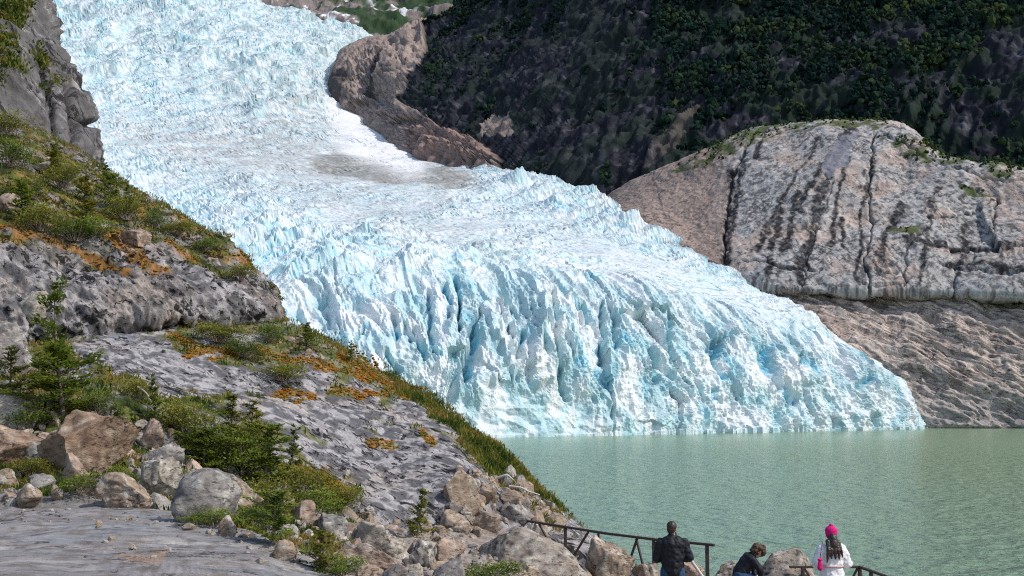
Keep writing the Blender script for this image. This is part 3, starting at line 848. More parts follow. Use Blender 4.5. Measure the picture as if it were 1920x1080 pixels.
def build_slope():
    P = loft(SLOPE_COLS, [16, 60, 72, 72, 66, 16], [14, 34, 50, 60, 60])
    N = normals(P)
    px, py = proj(P)
    bed = P + np.array((0, 0, 1.0)) * (3.0 * fbm(P / 25, 3, 40))[..., None]
    dirv = W(1900, 700, 392) - W(1550, 590, 428)
    s1 = strata(bed, dirv, 40, 3.4, 4, 41)
    s2 = strata(bed, dirv, 70, 8.5, 3, 42)
    sc, sg, _s = shards(np.stack([px / 44 + 0.3 * py / 22, (py - 0.32 * px) / 13], -1), 620, 0.7, 0.95, (0, 0), 3)
    D = 2.2 * fbm(P / 22, 4, 43) + 1.0 * s2 + 0.7 * s1 + 3.2 * (sc - 0.4) + 0.3 * fbm(P / 1.6, 3, 44)
    fade = sstep(0, 0.06, np.linspace(0, 1, P.shape[1]))[None, :] * sstep(1.0, 0.97, np.linspace(0, 1, P.shape[1]))[None, :]
    Q = P + N * (D * fade)[..., None]
    c = np.zeros(P.shape) + np.array((0.37, 0.29, 0.25))
    c = cmix(c, (0.50, 0.42, 0.365), sstep(0.3, 1.4, s1 + 0.5 * fbm(P / 10, 3, 45)))
    c = cmix(c, (0.13, 0.105, 0.095), 0.85 * sstep(1.05, 1.5, strata(bed, dirv, 34, 1.7, 4, 46)))
    c = cmix(c, (0.30, 0.285, 0.28), 0.6 * sstep(700, 790, py + 25 * fbm(P / 12, 3, 47)))
    c = cmix(c, (0.10, 0.095, 0.045), 0.75 * region(P, [(1700,545),(1930,555),(1930,590),(1850,580),(1740,565)], 10))
    c = cmix(c, (0.09, 0.085, 0.05), 0.6 * sstep(0.25, 0.6, fbm(P / 9, 4, 48)) * sstep(640, 560, py))
    o = sheet('rock_slope', Q, M_SLOPE, c)
    tag(o, 'banded brown bedrock slope running down to the lake beside the ice', None, None, 'structure')
    return Q
SLOPE = build_slope()

# ================================================================== NEAR HILLSIDE
STRI = W(900, 842, 29.5) - W(520, 610, 32.5)      # the way the striations run
M_HILL = rock_mat('lavender_grey_bedrock', 6.0, 0.8, 0.04, 0.9, 0.5, 0.12, (0.55, 1.1, 1.1), tuple(STRI), (6.0, 0.9, 0, 0.55))
M_CRAG = rock_mat('pitted_grey_bedrock', 5.0, 1.0, 0.08, 0.9, 0.5, 0.12, (0.6, 1.0, 1.0), tuple(STRI), (5.5, 0.88, 0, 0.53))
M_CLIFF = rock_mat('grey_cliff_rock', 0.9, 0.9, 0.3, 0.9, 0.5, 0.15, (0.35, 1, 1), (0.45, 0.1, -1.0), (1.1, 0.75, 0, 0.55))
M_GROUND = rock_mat('gravelly_soil', 6.0, 0.8, 0.05, 0.92, 0.5, 0.1, (1, 1, 1), None, (9.0, 0.5, 0, 0.55))
M_SHELF = rock_mat('smooth_striated_rock', 6.0, 0.9, 0.03, 0.88, 0.45, 0.12, (0.45, 1.6, 1.6), (1.0, 0.22, -0.06), (9.0, 0.65, 0, 0.585))

CLIFF_COLS = [
 [(-800,430,66),(-800,300,70),(-800,200,74),(-800,100,79),(-800,0,84),(-800,-160,96)],
 [(-60,420,68),(-60,300,72),(-60,200,76),(-60,100,81),(-60,0,87),(-60,-160,98)],
 [(14,410,70),(4,300,74),(-6,200,78),(-11,100,83),(-16,0,89),(-26,-160,100)],
 [(104,405,73),(84,310,77),(59,210,82),(44,110,86),(29,0,92),(14,-160,103)],
 [(182,400,79),(162,310,83),(142,205,87),(100,105,92),(77,0,98),(54,-160,108)],
 [(189,400,100),(154,310,102),(134,205,106),(92,105,110),(67,0,115),(44,-160,125)],
]
def build_cliff():
    P = loft(CLIFF_COLS, [12, 24, 56, 56, 14], [40, 52, 52, 52, 10])
    N = normals(P)
    d = np.array((0.45, 0.1, -1.0))
    s1 = strata(P, d, 9, 1.6, 4, 51)
    s2 = strata(P, d, 16, 4.2, 3, 52)
    px, py = proj(P)
    w = 6 * fbm(np.stack([px * 0.03, py * 0.03, 0 * px], -1), 3, 57)
    j = 0
    for line, wd, dp in ([[(120,225),(150,235),(178,240)], 5, 0.9], [[(118,180),(122,240),(125,290),(140,320)], 5, 0.9],
                         [[(60,120),(80,190),(90,270)], 5, 0.7], [[(105,150),(150,180)], 4, 0.5]):
        j = j + dp * np.exp(-(polyline_dist(px + w, py + w, line) / wd) ** 2)
    cf, cg, _c = shards(np.stack([(px + 0.3 * py) / 34, py / 52], -1), 640, 0.7, 0.95, (0, 0), 3)
    D = 0.8 * fbm(P / 12, 4, 53) + 0.35 * (cf - 0.4) + 0.5 * s2 + 0.28 * s1 + 0.12 * fbm(P / 0.7, 3, 54) - j
    Q = P + N * D[..., None]
    c = np.zeros(P.shape) + np.array((0.21, 0.195, 0.19))
    c = cmix(c, (0.33, 0.31, 0.30), sstep(-0.3, 0.7, s1) * 0.8)
    c = cmix(c, (0.075, 0.07, 0.072), 0.75 * sstep(0.1, 0.7, strata(P, d, 7, 1.1, 4, 55)))
    g = np.clip((region(P, [(-300,-100),(40,-100),(50,20),(20,70),(60,95),(70,125),(30,160),(-300,200)], 18) + region(P, [(60,150),(105,165),(100,185),(60,180)], 8)) * sstep(-0.3, 0.3, fbm(P / 3, 3, 56)), 0, 1)
    c = cmix(c, (0.075, 0.085, 0.028), 0.85 * g)
    o = sheet('rock_cliff', Q, M_CLIFF, c)
    tag(o, 'steep grey cliff with ledges of green scrub above the near hillside', None, None, 'structure')
    return Q, g
CLIFF, CLIFF_VEG = build_cliff()

UP_COLS = [
 [(-800,690,28.1),(-800,655,27.5),(-800,560,28),(-800,450,31),(-800,350,36),(-800,260,48),(-800,220,65)],
 [(0,665,29.1),(0,640,28.5),(0,550,29),(0,450,32),(0,350,37.5),(0,258,50),(0,235,66)],
 [(130,645,30.1),(130,615,29.5),(130,560,30),(135,465,33),(140,390,38),(150,300,50),(155,300,66)],
 [(250,618,31.1),(250,592,30.5),(250,540,31),(252,470,33.5),(255,420,38),(258,374,44),(262,377,60)],
 [(350,615,32.1),(350,590,31.5),(350,550,32),(350,490,34.5),(352,452,37.5),(355,428,41),(360,432,55)],
 [(440,616,33.4),(440,598,32.8),(440,570,33),(442,535,35),(444,512,37),(446,494,39),(450,502,50)],
 [(505,626,35.300000000000004),(508,608,34.7),(511,595,34.6),(510,580,35.6),(506,565,37),(502,553,38.5),(500,562,48)],
 [(510,650,42),(512,630,41),(513,615,41.5),(512,600,42),(508,585,43),(504,572,45),(500,580,52)],
]
LOW_COLS = [
 [(-800,870,20.5),(-800,805,22),(-800,750,24),(-800,710,26),(-800,670,29),(-800,640,32)],
 [(50,855,20.5),(60,795,22),(60,740,24),(55,700,26),(50,655,29.5),(50,630,33)],
 [(220,865,21),(220,795,22.5),(215,730,25),(205,670,27.5),(200,622,30.5),(200,598,34)],
 [(380,935,21),(375,872,22.5),(365,790,25),(355,700,28),(350,614,31.8),(350,595,35)],
 [(520,975,21.5),(515,912,23),(505,830,25.5),(495,730,28.5),(480,622,32.6),(480,603,36)],
 [(680,1025,21.5),(660,962,23.5),(640,870,26),(620,770,29),(600,648,33.2),(612,655,38)],
 [(790,1030,22),(775,972,24),(755,900,26),(735,810,29),(705,702,33),(725,715,37.5)],
 [(860,1010,23),(850,945,24.8),(840,885,26.5),(825,832,28.5),(800,770,32),(822,785,36)],
 [(930,1010,24),(920,962,25.5),(915,922,26.7),(908,887,28),(900,841,31),(925,860,35)],
 [(1010,1050,24),(1005,1008,25.3),(1003,982,26.2),(1002,957,27.3),(1000,927,29.5),(1030,950,33)],
 [(1120,1080,24),(1110,1056,25),(1105,1040,25.6),(1098,1022,26.3),(1090,1002,27.5),(1125,1030,31)],
 [(1200,1110,24.5),(1200,1100,25.5),(1200,1098,26.2),(1200,1096,27),(1200,1094,28),(1220,1115,31)],
]
def skirt(P, drop=10.0, back=5.0):
    """carries the far side of a hill down to the lake"""
    e = P[:, -1:, :]
    rows = [e + np.array((0.6 * k, back * k / 4, -drop * (k / 4) ** 1.3)) for k in range(1, 5)]
    return np.concatenate([P] + rows, 1)

def build_upper():
    P = loft(UP_COLS, [16, 64, 60, 52, 46, 36, 8], [22, 56, 62, 52, 44, 8])
    P = skirt(P)
    N = normals(P)
    px, py = proj(P)
    s1 = strata(P, STRI, 1.6, 0.28, 4, 61)
    s2 = strata(P, STRI, 4.0, 0.9, 3, 62)
    f = fbm(P / 0.35, 4, 64)
    rough = sstep(350, 480, py)
    D = 0.34 * fbm(P / 4.0, 3, 63) + 0.08 * s2 + 0.07 * s1 * (0.4 + 0.6 * rough) + 0.09 * f + 0.10 * strata(P, STRI, 1.6, 0.4, 3, 631, False) * rough
    D = np.where(np.arange(P.shape[1])[None, :] >= P.shape[1] - 4, 0, D)
    Q = P + N * D[..., None]
    c = np.zeros(P.shape) + np.array((0.265, 0.248, 0.248))
    c = cmix(c, (0.37, 0.345, 0.335), 0.7 * sstep(-0.2, 0.8, s1))
    c = cmix(c, (0.27, 0.22, 0.185), 0.7 * sstep(0.0, 0.6, fbm(P / 2.2, 4, 65)))
    c = cmix(c, (0.07, 0.068, 0.07), 0.75 * sstep(0.1, 0.6, fbm(P / 0.5, 4, 66) + 0.3 * s1))
    # soil with low plants above the outcrop, orange moss along the seam
    line = np.interp(px, [-200, 0, 100, 200, 240, 330, 400, 460, 520], [440, 445, 470, 500, 440, 470, 500, 510, 560])
    vn = fbm(P / 1.3, 4, 67)
    veg = sstep(14, -18, py - line + 45 * vn)
    gr = np.array((0.115, 0.12, 0.03))
    vc = np.zeros(P.shape) + gr
    vc = cmix(vc, (0.26, 0.16, 0.05), sstep(-0.1, 0.4, fbm(P / 0.8, 3, 68)))
    vc = cmix(vc, (0.036, 0.05, 0.016), sstep(0.05, 0.6, fbm(P / 1.1, 3, 69)))
    bare = sstep(-0.12, 0.2, fbm(P / 1.9, 3, 70))
    veg = veg * (1 - 0.75 * bare)
    c = c * (1 - veg[..., None]) + vc * veg[..., None]
    mossl = [[(30,450),(80,458),(130,470),(170,485),(205,500),(236,522)], [(215,455),(262,485),(290,505),(322,515)], [(310,450),(340,475),(360,488)],
             [(180,440),(230,450),(260,462)], [(435,490),(470,515)], [(0,432),(60,445)]]
    md = np.min([polyline_dist(px + 8 * vn, py + 5 * vn, l) for l in mossl], 0)
    moss = sstep(11, 4, md + 5 * fbm(P / 0.5, 3, 71))
    c = cmix(c, (0.27, 0.125, 0.02), 0.8 * moss)
    o = sheet('upper_outcrop', Q, M_CRAG, c)
    tag(o, 'grey rock outcrop of the near hillside topped with scrub and orange moss', None, None, 'structure')
    return Q, veg, moss
UP, UP_VEG, UP_MOSS = build_upper()

MOSS_PATCHES = [[(345,668),(400,655),(440,662),(395,680)], [(510,745),(540,732),(590,745),(550,760)], [(615,742),(650,738),(675,752)],
                [(590,690),(640,700),(690,712)], [(680,735),(720,742)], [(640,680),(690,700),(740,735),(760,748)], [(690,845),(715,850),(745,860)],
                [(795,838),(818,855)], [(480,650),(530,670),(590,680)], [(545,880),(600,920),(650,940)], [(600,905),(660,935)], [(320,630),(370,650)]]

def build_lower():
    for col in LOW_COLS:
        (x0, y0, d0) = col[1]
        col[0] = (x0, y0 + 75, d0 - 0.6)
    P = loft(LOW_COLS, [30, 50, 58, 54, 54, 46, 42, 42, 40, 36, 14], [14, 58, 68, 76, 12])
    P = skirt(P)
    N = normals(P)
    px, py = proj(P)
    s1 = strata(P, STRI, 2.6, 0.22, 4, 81)
    s2 = strata(P, STRI, 6.0, 0.75, 3, 82)
    f = fbm(P / 0.22, 4, 84)
    D = 0.22 * fbm(P / 4.5, 2, 83) + 0.04 * s2 + 0.02 * s1 + 0.015 * f
    # steps across the slab
    f1, f2, r1, r2, r3, off = worley(np.stack([(P @ (STRI / np.linalg.norm(STRI))) / 2.6, P[..., 2] / 0.8 + 0.4 * fbm(P / 2, 2, 85)], -1), 86)
    sh, sg, _r = shards(np.stack([(P @ (STRI / np.linalg.norm(STRI))) / 2.4 + 0.3 * fbm(P / 2, 2, 861), (P[..., 2] + 0.35 * P[..., 1]) / 1.3], -1), 862, 0.7, 0.95, (0, 0), 3)
    D = D + 0.24 * (sh - 0.4) - 0.04 * (1 - sstep(0, 0.06, f2 - f1))
    D = np.where(np.arange(P.shape[1])[None, :] >= P.shape[1] - 4, 0, D)
    Q = P + N * D[..., None]
    c = np.zeros(P.shape) + np.array((0.265, 0.248, 0.248))
    c = cmix(c, (0.38, 0.36, 0.36), 0.7 * sstep(-0.1, 0.8, s1))
    c = cmix(c, (0.36, 0.31, 0.27), 0.6 * sstep(0.0, 0.6, fbm(P / 1.7, 4, 87)))
    c = cmix(c, (0.065, 0.065, 0.072), 0.8 * sstep(0.12, 0.55, fbm(P / 0.36, 4, 88) + 0.35 * strata(P, STRI, 1.4, 0.16, 3, 89)))
    c = cmix(c, (0.16, 0.175, 0.21), 0.7 * region(P, [(190,600),(240,625),(260,640),(200,630)], 5))
    vn = fbm(P / 1.2, 4, 90)
    # grass strip along the far edge, ledge with plants under the outcrop, scrub at the foot
    edge_x = np.interp(py, [600, 700, 740, 790, 840, 880, 930, 980, 1040], [500, 690, 745, 800, 850, 880, 940, 1010, 1060])
    strip = sstep(-6, 14, px - edge_x + 14 * vn) * sstep(700, 745, py) * sstep(1060, 1000, px)
    ledge = region(P, [(310,625),(400,600),(500,600),(600,640),(700,700),(770,745),(740,765),(660,760),(600,720),(520,690),(430,690),(330,660)], 14)
    foot = region(P, [(120,650),(200,690),(260,720),(300,760),(420,760),(520,830),(560,870),(680,930),(640,975),(560,1000),(-900,900),(-900,640)], 16)
    spots = sstep(0.5, 0.7, fbm(P / 1.0, 3, 91)) * 0.7
    veg = np.clip(strip + 0.85 * ledge * sstep(-0.45, 0.05, vn) + foot * sstep(-0.5, 0.0, vn) + spots, 0, 1)
    vc = np.zeros(P.shape) + np.array((0.115, 0.125, 0.03))
    vc = cmix(vc, (0.21, 0.16, 0.065), sstep(0.05, 0.6, fbm(P / 0.7, 3, 92)))
    vc = cmix(vc, (0.036, 0.056, 0.016), sstep(0.05, 0.6, fbm(P / 0.9, 3, 93)))
    c = c * (1 - veg[..., None]) + vc * veg[..., None]
    md = np.min([polyline_dist(px + 8 * vn, py + 5 * vn, l) for l in MOSS_PATCHES], 0)
    moss = sstep(9, 3, md + 5 * fbm(P / 0.4, 3, 94))
    c = cmix(c, (0.27, 0.135, 0.02), 0.8 * moss)
    o = sheet('hillside', Q, M_HILL, c)
    tag(o, 'sloping lavender grey bedrock hillside with moss and grass above the lake', None, None, 'structure')
    return Q, veg, moss, strip
LOW, LOW_VEG, LOW_MOSS, LOW_STRIP = build_lower()

# ================================================================== GROUND UNDER THE BOULDERS
GROUND_PTS = [
 (-900,1010,16),(-900,885,19),(-900,805,22.5),(-300,1010,16),(-300,885,19),(-300,805,22.5),(60,952,16.8),(60,880,19),(60,795,22.5),(200,958,16.8),(200,885,19.5),(220,795,23),
 (330,990,16.3),(350,925,19),(375,870,23),(450,1026,16),(480,972,19),(515,910,23.5),(560,1095,14.8),(600,1012,19.5),(660,960,24),
 (700,1125,16),(720,1042,20),(775,970,24.5),(850,1150,16.5),(850,1045,21),(850,945,25.3),(960,1170,17),(960,1065,21.5),(1000,1000,26),
 (1100,1185,17.5),(1100,1105,21.5),(1110,1055,25.5),(1260,1185,18.5),(1260,1168,20.5),(1250,1140,24),(1400,1185,19),(1400,1165,21),(1420,1140,24),
 (1560,1190,19),(1560,1174,20.5),(1600,1170,24),(1750,1200,18.5),(1750,1185,21),(1900,1230,18),(1900,1200,21),
 (-300,1400,6),(300,1400,6),(900,1500,7),(1500,1500,8),(2000,1500,8),
]
def tps(ctrl, q):
    C = W(*np.asarray(ctrl, float).T)
    xy, zz = C[:, :2], C[:, 2]
    n = len(xy)
    def U(r): return np.where(r > 1e-6, r * r * np.log(np.maximum(r, 1e-6)), 0)
    K = U(np.linalg.norm(xy[:, None] - xy[None], axis=-1)) + 0.02 * np.eye(n)
    Pm = np.c_[np.ones(n), xy]
    A = np.block([[K, Pm], [Pm.T, np.zeros((3, 3))]])
    w = np.linalg.solve(A, np.r_[zz, 0, 0, 0])
    sh = q.shape[:-1]
    qq = q.reshape(-1, 2)
    r = U(np.linalg.norm(qq[:, None] - xy[None], axis=-1)) @ w[:n] + np.c_[np.ones(len(qq)), qq] @ w[n:]
    return r.reshape(sh)

def build_ground():
    xs = np.concatenate([np.linspace(-26, -12, 20, endpoint=False), np.linspace(-12, 13, 230)])
    ys = np.concatenate([np.linspace(3, 14, 20, endpoint=False), np.linspace(14, 27, 200)])
    X, Y = np.meshgrid(xs, ys, indexing='ij')
    Z = tps(GROUND_PTS, np.stack([X, Y], -1))
    P = np.stack([X, Y, Z], -1)
    # bank down to the lake on the open side
    brink = 24.2 - 0.12 * np.maximum(X - 3, 0) + 0.5 * fbm(np.stack([X / 2, 0 * X, 0 * X], -1), 3, 99)
    over = np.maximum(Y - brink, 0) * sstep(0.0, 3.0, X)
    P[..., 2] -= 2.6 * over
    P[..., 2] += 0.10 * fbm(P / 1.3, 4, 100) + 0.05 * fbm(P / 0.3, 3, 101)
    px, py = proj(P)
    n = fbm(P / 0.9, 4, 102)
    c = np.zeros(P.shape) + np.array((0.26, 0.22, 0.185))
    c = cmix(c, (0.38, 0.34, 0.30), 0.7 * sstep(0, 0.6, fbm(P / 0.25, 3, 103)))
    grass = np.clip(region(P, [(-900,780),(130,780),(240,790),(340,800),(560,860),(680,940),(640,1080),(520,1020),(440,1000),(330,975),(120,930),(-900,960)], 14), 0, 1)
    grav = region(P, [(60,945),(110,915),(200,935),(330,965),(330,990),(-900,1000),(-900,955)], 8)
    vc = np.zeros(P.shape) + np.array((0.10, 0.125, 0.026))
    vc = cmix(vc, (0.17, 0.14, 0.05), sstep(0.1, 0.6, fbm(P / 0.5, 3, 104)))
    vc = cmix(vc, (0.03, 0.05, 0.014), sstep(0.0, 0.5, fbm(P / 0.7, 3, 105)))
    g = grass * sstep(-0.6, -0.1, n) * (1 - grav)
    c = c * (1 - g[..., None]) + vc * g[..., None]
    c = cmix(c, (0.20, 0.195, 0.19), 0.8 * grav)
    o = sheet('ground', P, M_GROUND, c)
    tag(o, 'gravel and soil between the boulders in the foreground', None, None, 'structure')
    return P, g
GROUND, GROUND_VEG = build_ground()

def build_shelf():
    # the smooth rock the viewer stands on
    top = [(-900, 955, 17.4), (0, 958, 17.2), (170, 955, 17.3), (330, 972, 16.3), (450, 1003, 14.9), (540, 1042, 13.7), (625, 1084, 12.7), (760, 1150, 11.2)]
    ctrl = []
    for (px, py, d) in top:
        t = np.array([px, py, d], float)
        P0 = W(*t)
        z0 = P0[2]
        def at(px_, dd, dz):
            zz = z0 + dz
            k = 740 + (EYE - zz) * FPX / dd
            # pixel row of a point dd ahead at height zz
            Pw = np.array([[(px_ - 960) / FPX * dd * 1.0, dd, zz]])
            a, b = proj(Pw)
            return (float(a[0]), float(b[0]), dd)
        ctrl.append([at(px, 5.0, 0.10), at(px, 8.0, 0.06), at(px, d * 0.72, 0.03), at(px, d * 0.88, 0.02), (px, py, d), at(px + 4, d + 0.18, -0.22), at(px + 6, d + 0.3, -1.2)])
    P = loft(ctrl, [24, 44, 44, 40, 34, 30, 20], [16, 40, 60, 60, 14, 8])
    N = normals(P)
    d = np.array((1.0, 0.22, -0.06))
    s1 = strata(P, d, 3.0, 0.16, 4, 111)
    s2 = strata(P, d, 6.0, 0.55, 3, 112)
    Q = P + N * (0.05 * fbm(P / 1.5, 3, 113) + 0.035 * s2 + 0.016 * s1)[..., None]
    c = np.zeros(P.shape) + np.array((0.27, 0.258, 0.245))
    c = cmix(c, (0.38, 0.36, 0.335), 0.8 * sstep(-0.2, 0.8, s1))
    c = cmix(c, (0.16, 0.17, 0.19), 0.7 * sstep(0.1, 0.9, s2))
    c = cmix(c, (0.12, 0.11, 0.10), 0.7 * sstep(0.35, 0.75, fbm(P / 0.22, 4, 114) + 0.2 * s1))
    c = cmix(c, (0.33, 0.22, 0.15), 0.6 * region(P, [(210,1050),(260,1040),(320,1045),(300,1060),(230,1062)], 8) + 0.15 * sstep(0.5, 0.9, strata(P, d, 2.0, 0.4, 3, 115)))
    o = sheet('rock_shelf', Q, M_SHELF, c)
    tag(o, 'smooth striated grey rock shelf in the foreground', None, None, 'structure')
    return Q
SHELF = build_shelf()

# depth of the near ground at a pixel of the photograph
_near = np.concatenate([a.reshape(-1, 3) for a in (LOW, UP, GROUND, SHELF)], 0)
_npx, _npy = proj(_near)
def depth_at(px, py, r=7.0, default=22.0):
    m = (np.abs(_npx - px) < r) & (np.abs(_npy - py) < r)
    if not m.any():
        return depth_at(px, py, r * 2, default) if r < 60 else default
    return float(np.percentile(_near[m, 1], 12))

# ================================================================== BOULDERS
M_BOULDER = rock_mat('boulder_rock', 5.0, 1.0, 0.05, 0.9, 0.5, 0.12, (1, 1, 1.8), None, (9.0, 0.6, 0, 0.575))
ROCK_TINTS = {
 'tan': ((0.299, 0.224, 0.163), (0.405, 0.326, 0.251), (0.114, 0.088, 0.07)),
 'rust': ((0.273, 0.185, 0.128), (0.405, 0.317, 0.238), (0.088, 0.057, 0.044)),
 'grey': ((0.229, 0.207, 0.194), (0.343, 0.312, 0.277), (0.088, 0.079, 0.079)),
 'pale': ((0.343, 0.299, 0.246), (0.484, 0.431, 0.37), (0.123, 0.106, 0.092)),
 'pink': ((0.334, 0.242, 0.185), (0.44, 0.343, 0.282), (0.15, 0.11, 0.092)),
 'lichen': ((0.317, 0.264, 0.216), (0.466, 0.422, 0.361), (0.044, 0.038, 0.035)),
}
_ico = {}
def ico(sub):
    if sub not in _ico:
        bm = bmesh.new()
        bmesh.ops.create_icosphere(bm, subdivisions=sub, radius=1.0)
        _ico[sub] = (np.array([v.co[:] for v in bm.verts]), np.array([[v.index for v in f.verts] for f in bm.faces]))
        bm.free()
    return _ico[sub]

def rock_shape(seed, sub=4, cuts=12, rough=0.06, lo=0.42, hi=0.85, rounded=0.0, spots=None):
    rs = np.random.RandomState(seed)
    V, F = ico(sub)
    V = V.copy()
    for k in range(cuts):
        n = rs.normal(size=3); n /= np.linalg.norm(n)
        o = rs.uniform(lo, hi)
        s = V @ n - o
        V -= np.maximum(s, 0)[:, None] * n * (1 - rounded)
    q = V * 1.3 + seed * 3.1
    d = 0.16 * fbm(q, 2, seed % 50) + rough * fbm(q * 4, 4, seed % 50 + 3, 0.6)
    V = V * (1 + d)[:, None]
    mn, mx_ = V.min(0), V.max(0)
    V = (V - (mn + mx_) / 2) / (mx_ - mn)
    return V, F

def rock_colour(V, kind, seed, scale=1.0):
    a, b, c = ROCK_TINTS[kind]
    q = V * scale * 4 + seed * 1.7
    col = np.zeros(V.shape) + np.array(a)
    col = cmix(col, b, sstep(-0.1, 0.6, fbm(q, 4, seed % 40)))
    k = 0.9 if kind == 'lichen' else 0.6
    col = cmix(col, c, k * sstep(0.15, 0.6, fbm(q * (2.5 if kind == 'lichen' else 1.6), 4, seed % 40 + 5, 0.6)))
    if kind in ('grey', 'pale', 'lichen', 'tan'):
        col = cmix(col, (0.58, 0.56, 0.51), 0.5 * sstep(0.35, 0.6, fbm(q * 2.2, 3, seed % 40 + 9)))
    return col

def boulder(name, box, kind, label, seed, cat='boulder', d=None, depth=0.85, sub=None, cuts=14, rough=0.08, rounded=0.0, sink=0.3, group='boulders on the near slope', lo=0.42, hi=0.85):
    x0, y0, x1, y1 = box
    cx = (x0 + x1) / 2
    if d is None:
        d = depth_at(cx, y1)
    w = (x1 - x0) * d / FPX
    h = (y1 - y0) * d / FPX
    dm = d + 0.25 * w
    w, h = w * dm / d, h * dm / d
    sub = sub or (5 if (x1 - x0) > 75 else 4)
    V, F = rock_shape(seed, sub, cuts, rough, lo, hi, rounded)
    col = rock_colour(V * np.array((w, w, h)), kind, seed, 1.0)
    V = V * np.array((w, w * depth, h * (1 + sink)))
    c = W(cx, (y0 + y1) / 2, dm)
    c[2] -= h * sink / 2
    V[:, 2] += h * (1 + sink) / 2
    me = mesh_obj(name, V, F, M_BOULDER, col, smooth=True, me_only=True)
    o = link(bpy.data.objects.new(name, me))
    o.location = (c[0], c[1], c[2] - h * (1 + sink) / 2)
    tag(o, label, cat, group)
    return o

BOULDERS = [
 ((78,768,252,893),'rust','largest rust brown boulder above the smooth rock shelf',11,{}),
 ((-40,738,82,808),'pale','pale striped rock at the photo edge beside the rust brown boulder',12,{'cuts':7}),
 ((-30,798,112,868),'rust','low brown rock at the photo edge under the pale striped rock',13,{}),
 ((45,828,84,868),'grey','small egg shaped grey stone against the low brown rock',14,{'rounded':0.5}),
 ((118,848,170,903),'pink','slim pink slab leaning under the rust brown boulder',15,{}),
 ((-8,878,38,912),'tan','small tan stone at the photo edge in the grass',16,{}),
 ((52,888,104,918),'grey','flat grey stone on top of another above the gravel',17,{}),
 ((30,906,80,948),'tan','squat tan stone supporting a flat grey one above the gravel',18,{}),
 ((96,908,118,936),'tan','small tan stone right of the stacked pair above the gravel',19,{}),
 ((188,884,292,947),'tan','wedge shaped tan slab lying in grass below the rust brown boulder',20,{'cuts':8}),
 ((262,856,342,932),'pale','pale lichen covered boulder between the wedge slab and big grey boulder',21,{}),
 ((268,832,350,884),'grey','dark craggy rock behind the pale lichen covered boulder',22,{}),
 ((328,878,452,978),'grey','big smooth grey boulder with a yellowish face',23,{'rounded':0.25,'cuts':9,'rough':0.025}),
 ((400,892,492,948),'tan','craggy tan rock behind the big smooth grey boulder',24,{}),
 ((412,966,448,1002),'tan','small tan block at the foot of the big smooth grey boulder',25,{}),
 ((258,784,312,838),'pink','pointed pink rock rising above the scrub beside the rust brown boulder',26,{}),
 ((508,922,552,952),'pink','small pink stone among the orange moss above the boulder heap',27,{}),
 ((543,938,592,982),'pink','pink boulder half hidden in orange moss',28,{}),
 ((594,962,652,1008),'grey','grey block at the upper end of the boulder heap',29,{}),
 ((502,1012,558,1048),'tan','rounded tan boulder by the lower edge of the rock shelf',30,{'rounded':0.3}),
 ((636,974,772,1034),'pale','broad pale craggy boulder across the top of the heap',31,{'cuts':16}),
 ((632,1018,768,1074),'pink','broad pink banded boulder below the pale craggy one',32,{}),
 ((768,1012,818,1064),'lichen','mottled lichen boulder right of the pink banded one',33,{}),
 ((808,1004,874,1054),'pink','smooth pink boulder beside the mottled lichen boulder',34,{'rough':0.03}),
 ((806,1042,880,1110),'grey','grey boulder cut by the photo bottom next to the huge lichen boulder',35,{}),
 ((700,1056,768,1110),'grey','grey boulder cut by the photo bottom under the pink banded one',36,{}),
 ((762,1056,794,1084),'pale','small pale rounded stone at the photo bottom',37,{'rounded':0.5}),
 ((812,1060,842,1090),'pale','smallest pale rounded stone in front of the grey boulder',38,{'rounded':0.5}),
 ((876,986,1108,1125),'lichen','huge rounded lichen speckled boulder left of the people',39,{'rounded':0.45,'cuts':10,'rough':0.035,'d':21.5}),
 ((1098,1006,1194,1110),'tan','triangular tan boulder between the huge lichen boulder and the railing',40,{'cuts':7,'d':21.8,'lo':0.4,'hi':0.75}),
 ((832,882,900,962),'tan','angular tan block leaning out of the hillside over a dark hollow',41,{'cuts':7,'rough':0.025,'lo':0.4,'hi':0.8}),
 ((824,956,884,994),'tan','brown rounded rock under the angular leaning block',42,{'rounded':0.3}),
 ((884,960,940,994),'tan','flat brown rock behind the huge lichen boulder',43,{}),
 ((938,942,1002,974),'grey','long grey slab on the rubble above the railing',44,{}),
 ((934,918,984,950),'tan','tan slab under the driftwood on the rubble',45,{}),
 ((986,946,1040,1000),'pink','pale pink rock beside the upper end of the railing',46,{'d':26.9}),
 ((1405,1028,1542,1120),'lichen','domed lichen boulder between the child and the woman',47,{'rounded':0.5,'cuts':8,'rough':0.03,'d':21.6}),
 ((1332,1052,1432,1130),'lichen','low craggy boulder that the child sits on',48,{'d':20.9}),
 ((1186,1056,1236,1100),'tan','small tan boulder behind the man beside the railing post',49,{'d':22}),
 ((1268,1052,1322,1110),'pink','pink boulder beside the white sloping pipe behind the man',50,{'d':22.3}),
 ((28,545,92,600),'pale','pale rounded boulder lodged in the crease under the upper outcrop',51,{'rounded':0.4}),
 ((-30,600,64,704),'grey','large grey rock at the photo edge beside the tall thin sapling',52,{}),
 ((430,918,474,956),'tan','tan stone squeezed between scrub and the craggy tan rock',53,{}),
 ((880,905,932,940),'tan','tan rock on the rubble right of the angular leaning block',54,{}),
 ((700,1000,720,1020),'grey','small grey stone resting on the pale craggy boulder',55,{}),
 ((590,1040,636,1070),'tan','tan stone behind the shrub by the lower edge of the shelf',56,{}),
 ((0,360,46,396),'pink','pink rock among the scrub high on the slope at the photo edge',57,{}),
 ((60,300,100,322),'pale','pale flat rock under the cliff foot high on the slope',58,{}),
 ((225,430,285,458),'pink','pinkish rock hump rising through the scrub above the orange moss',59,{'d':None}),
]
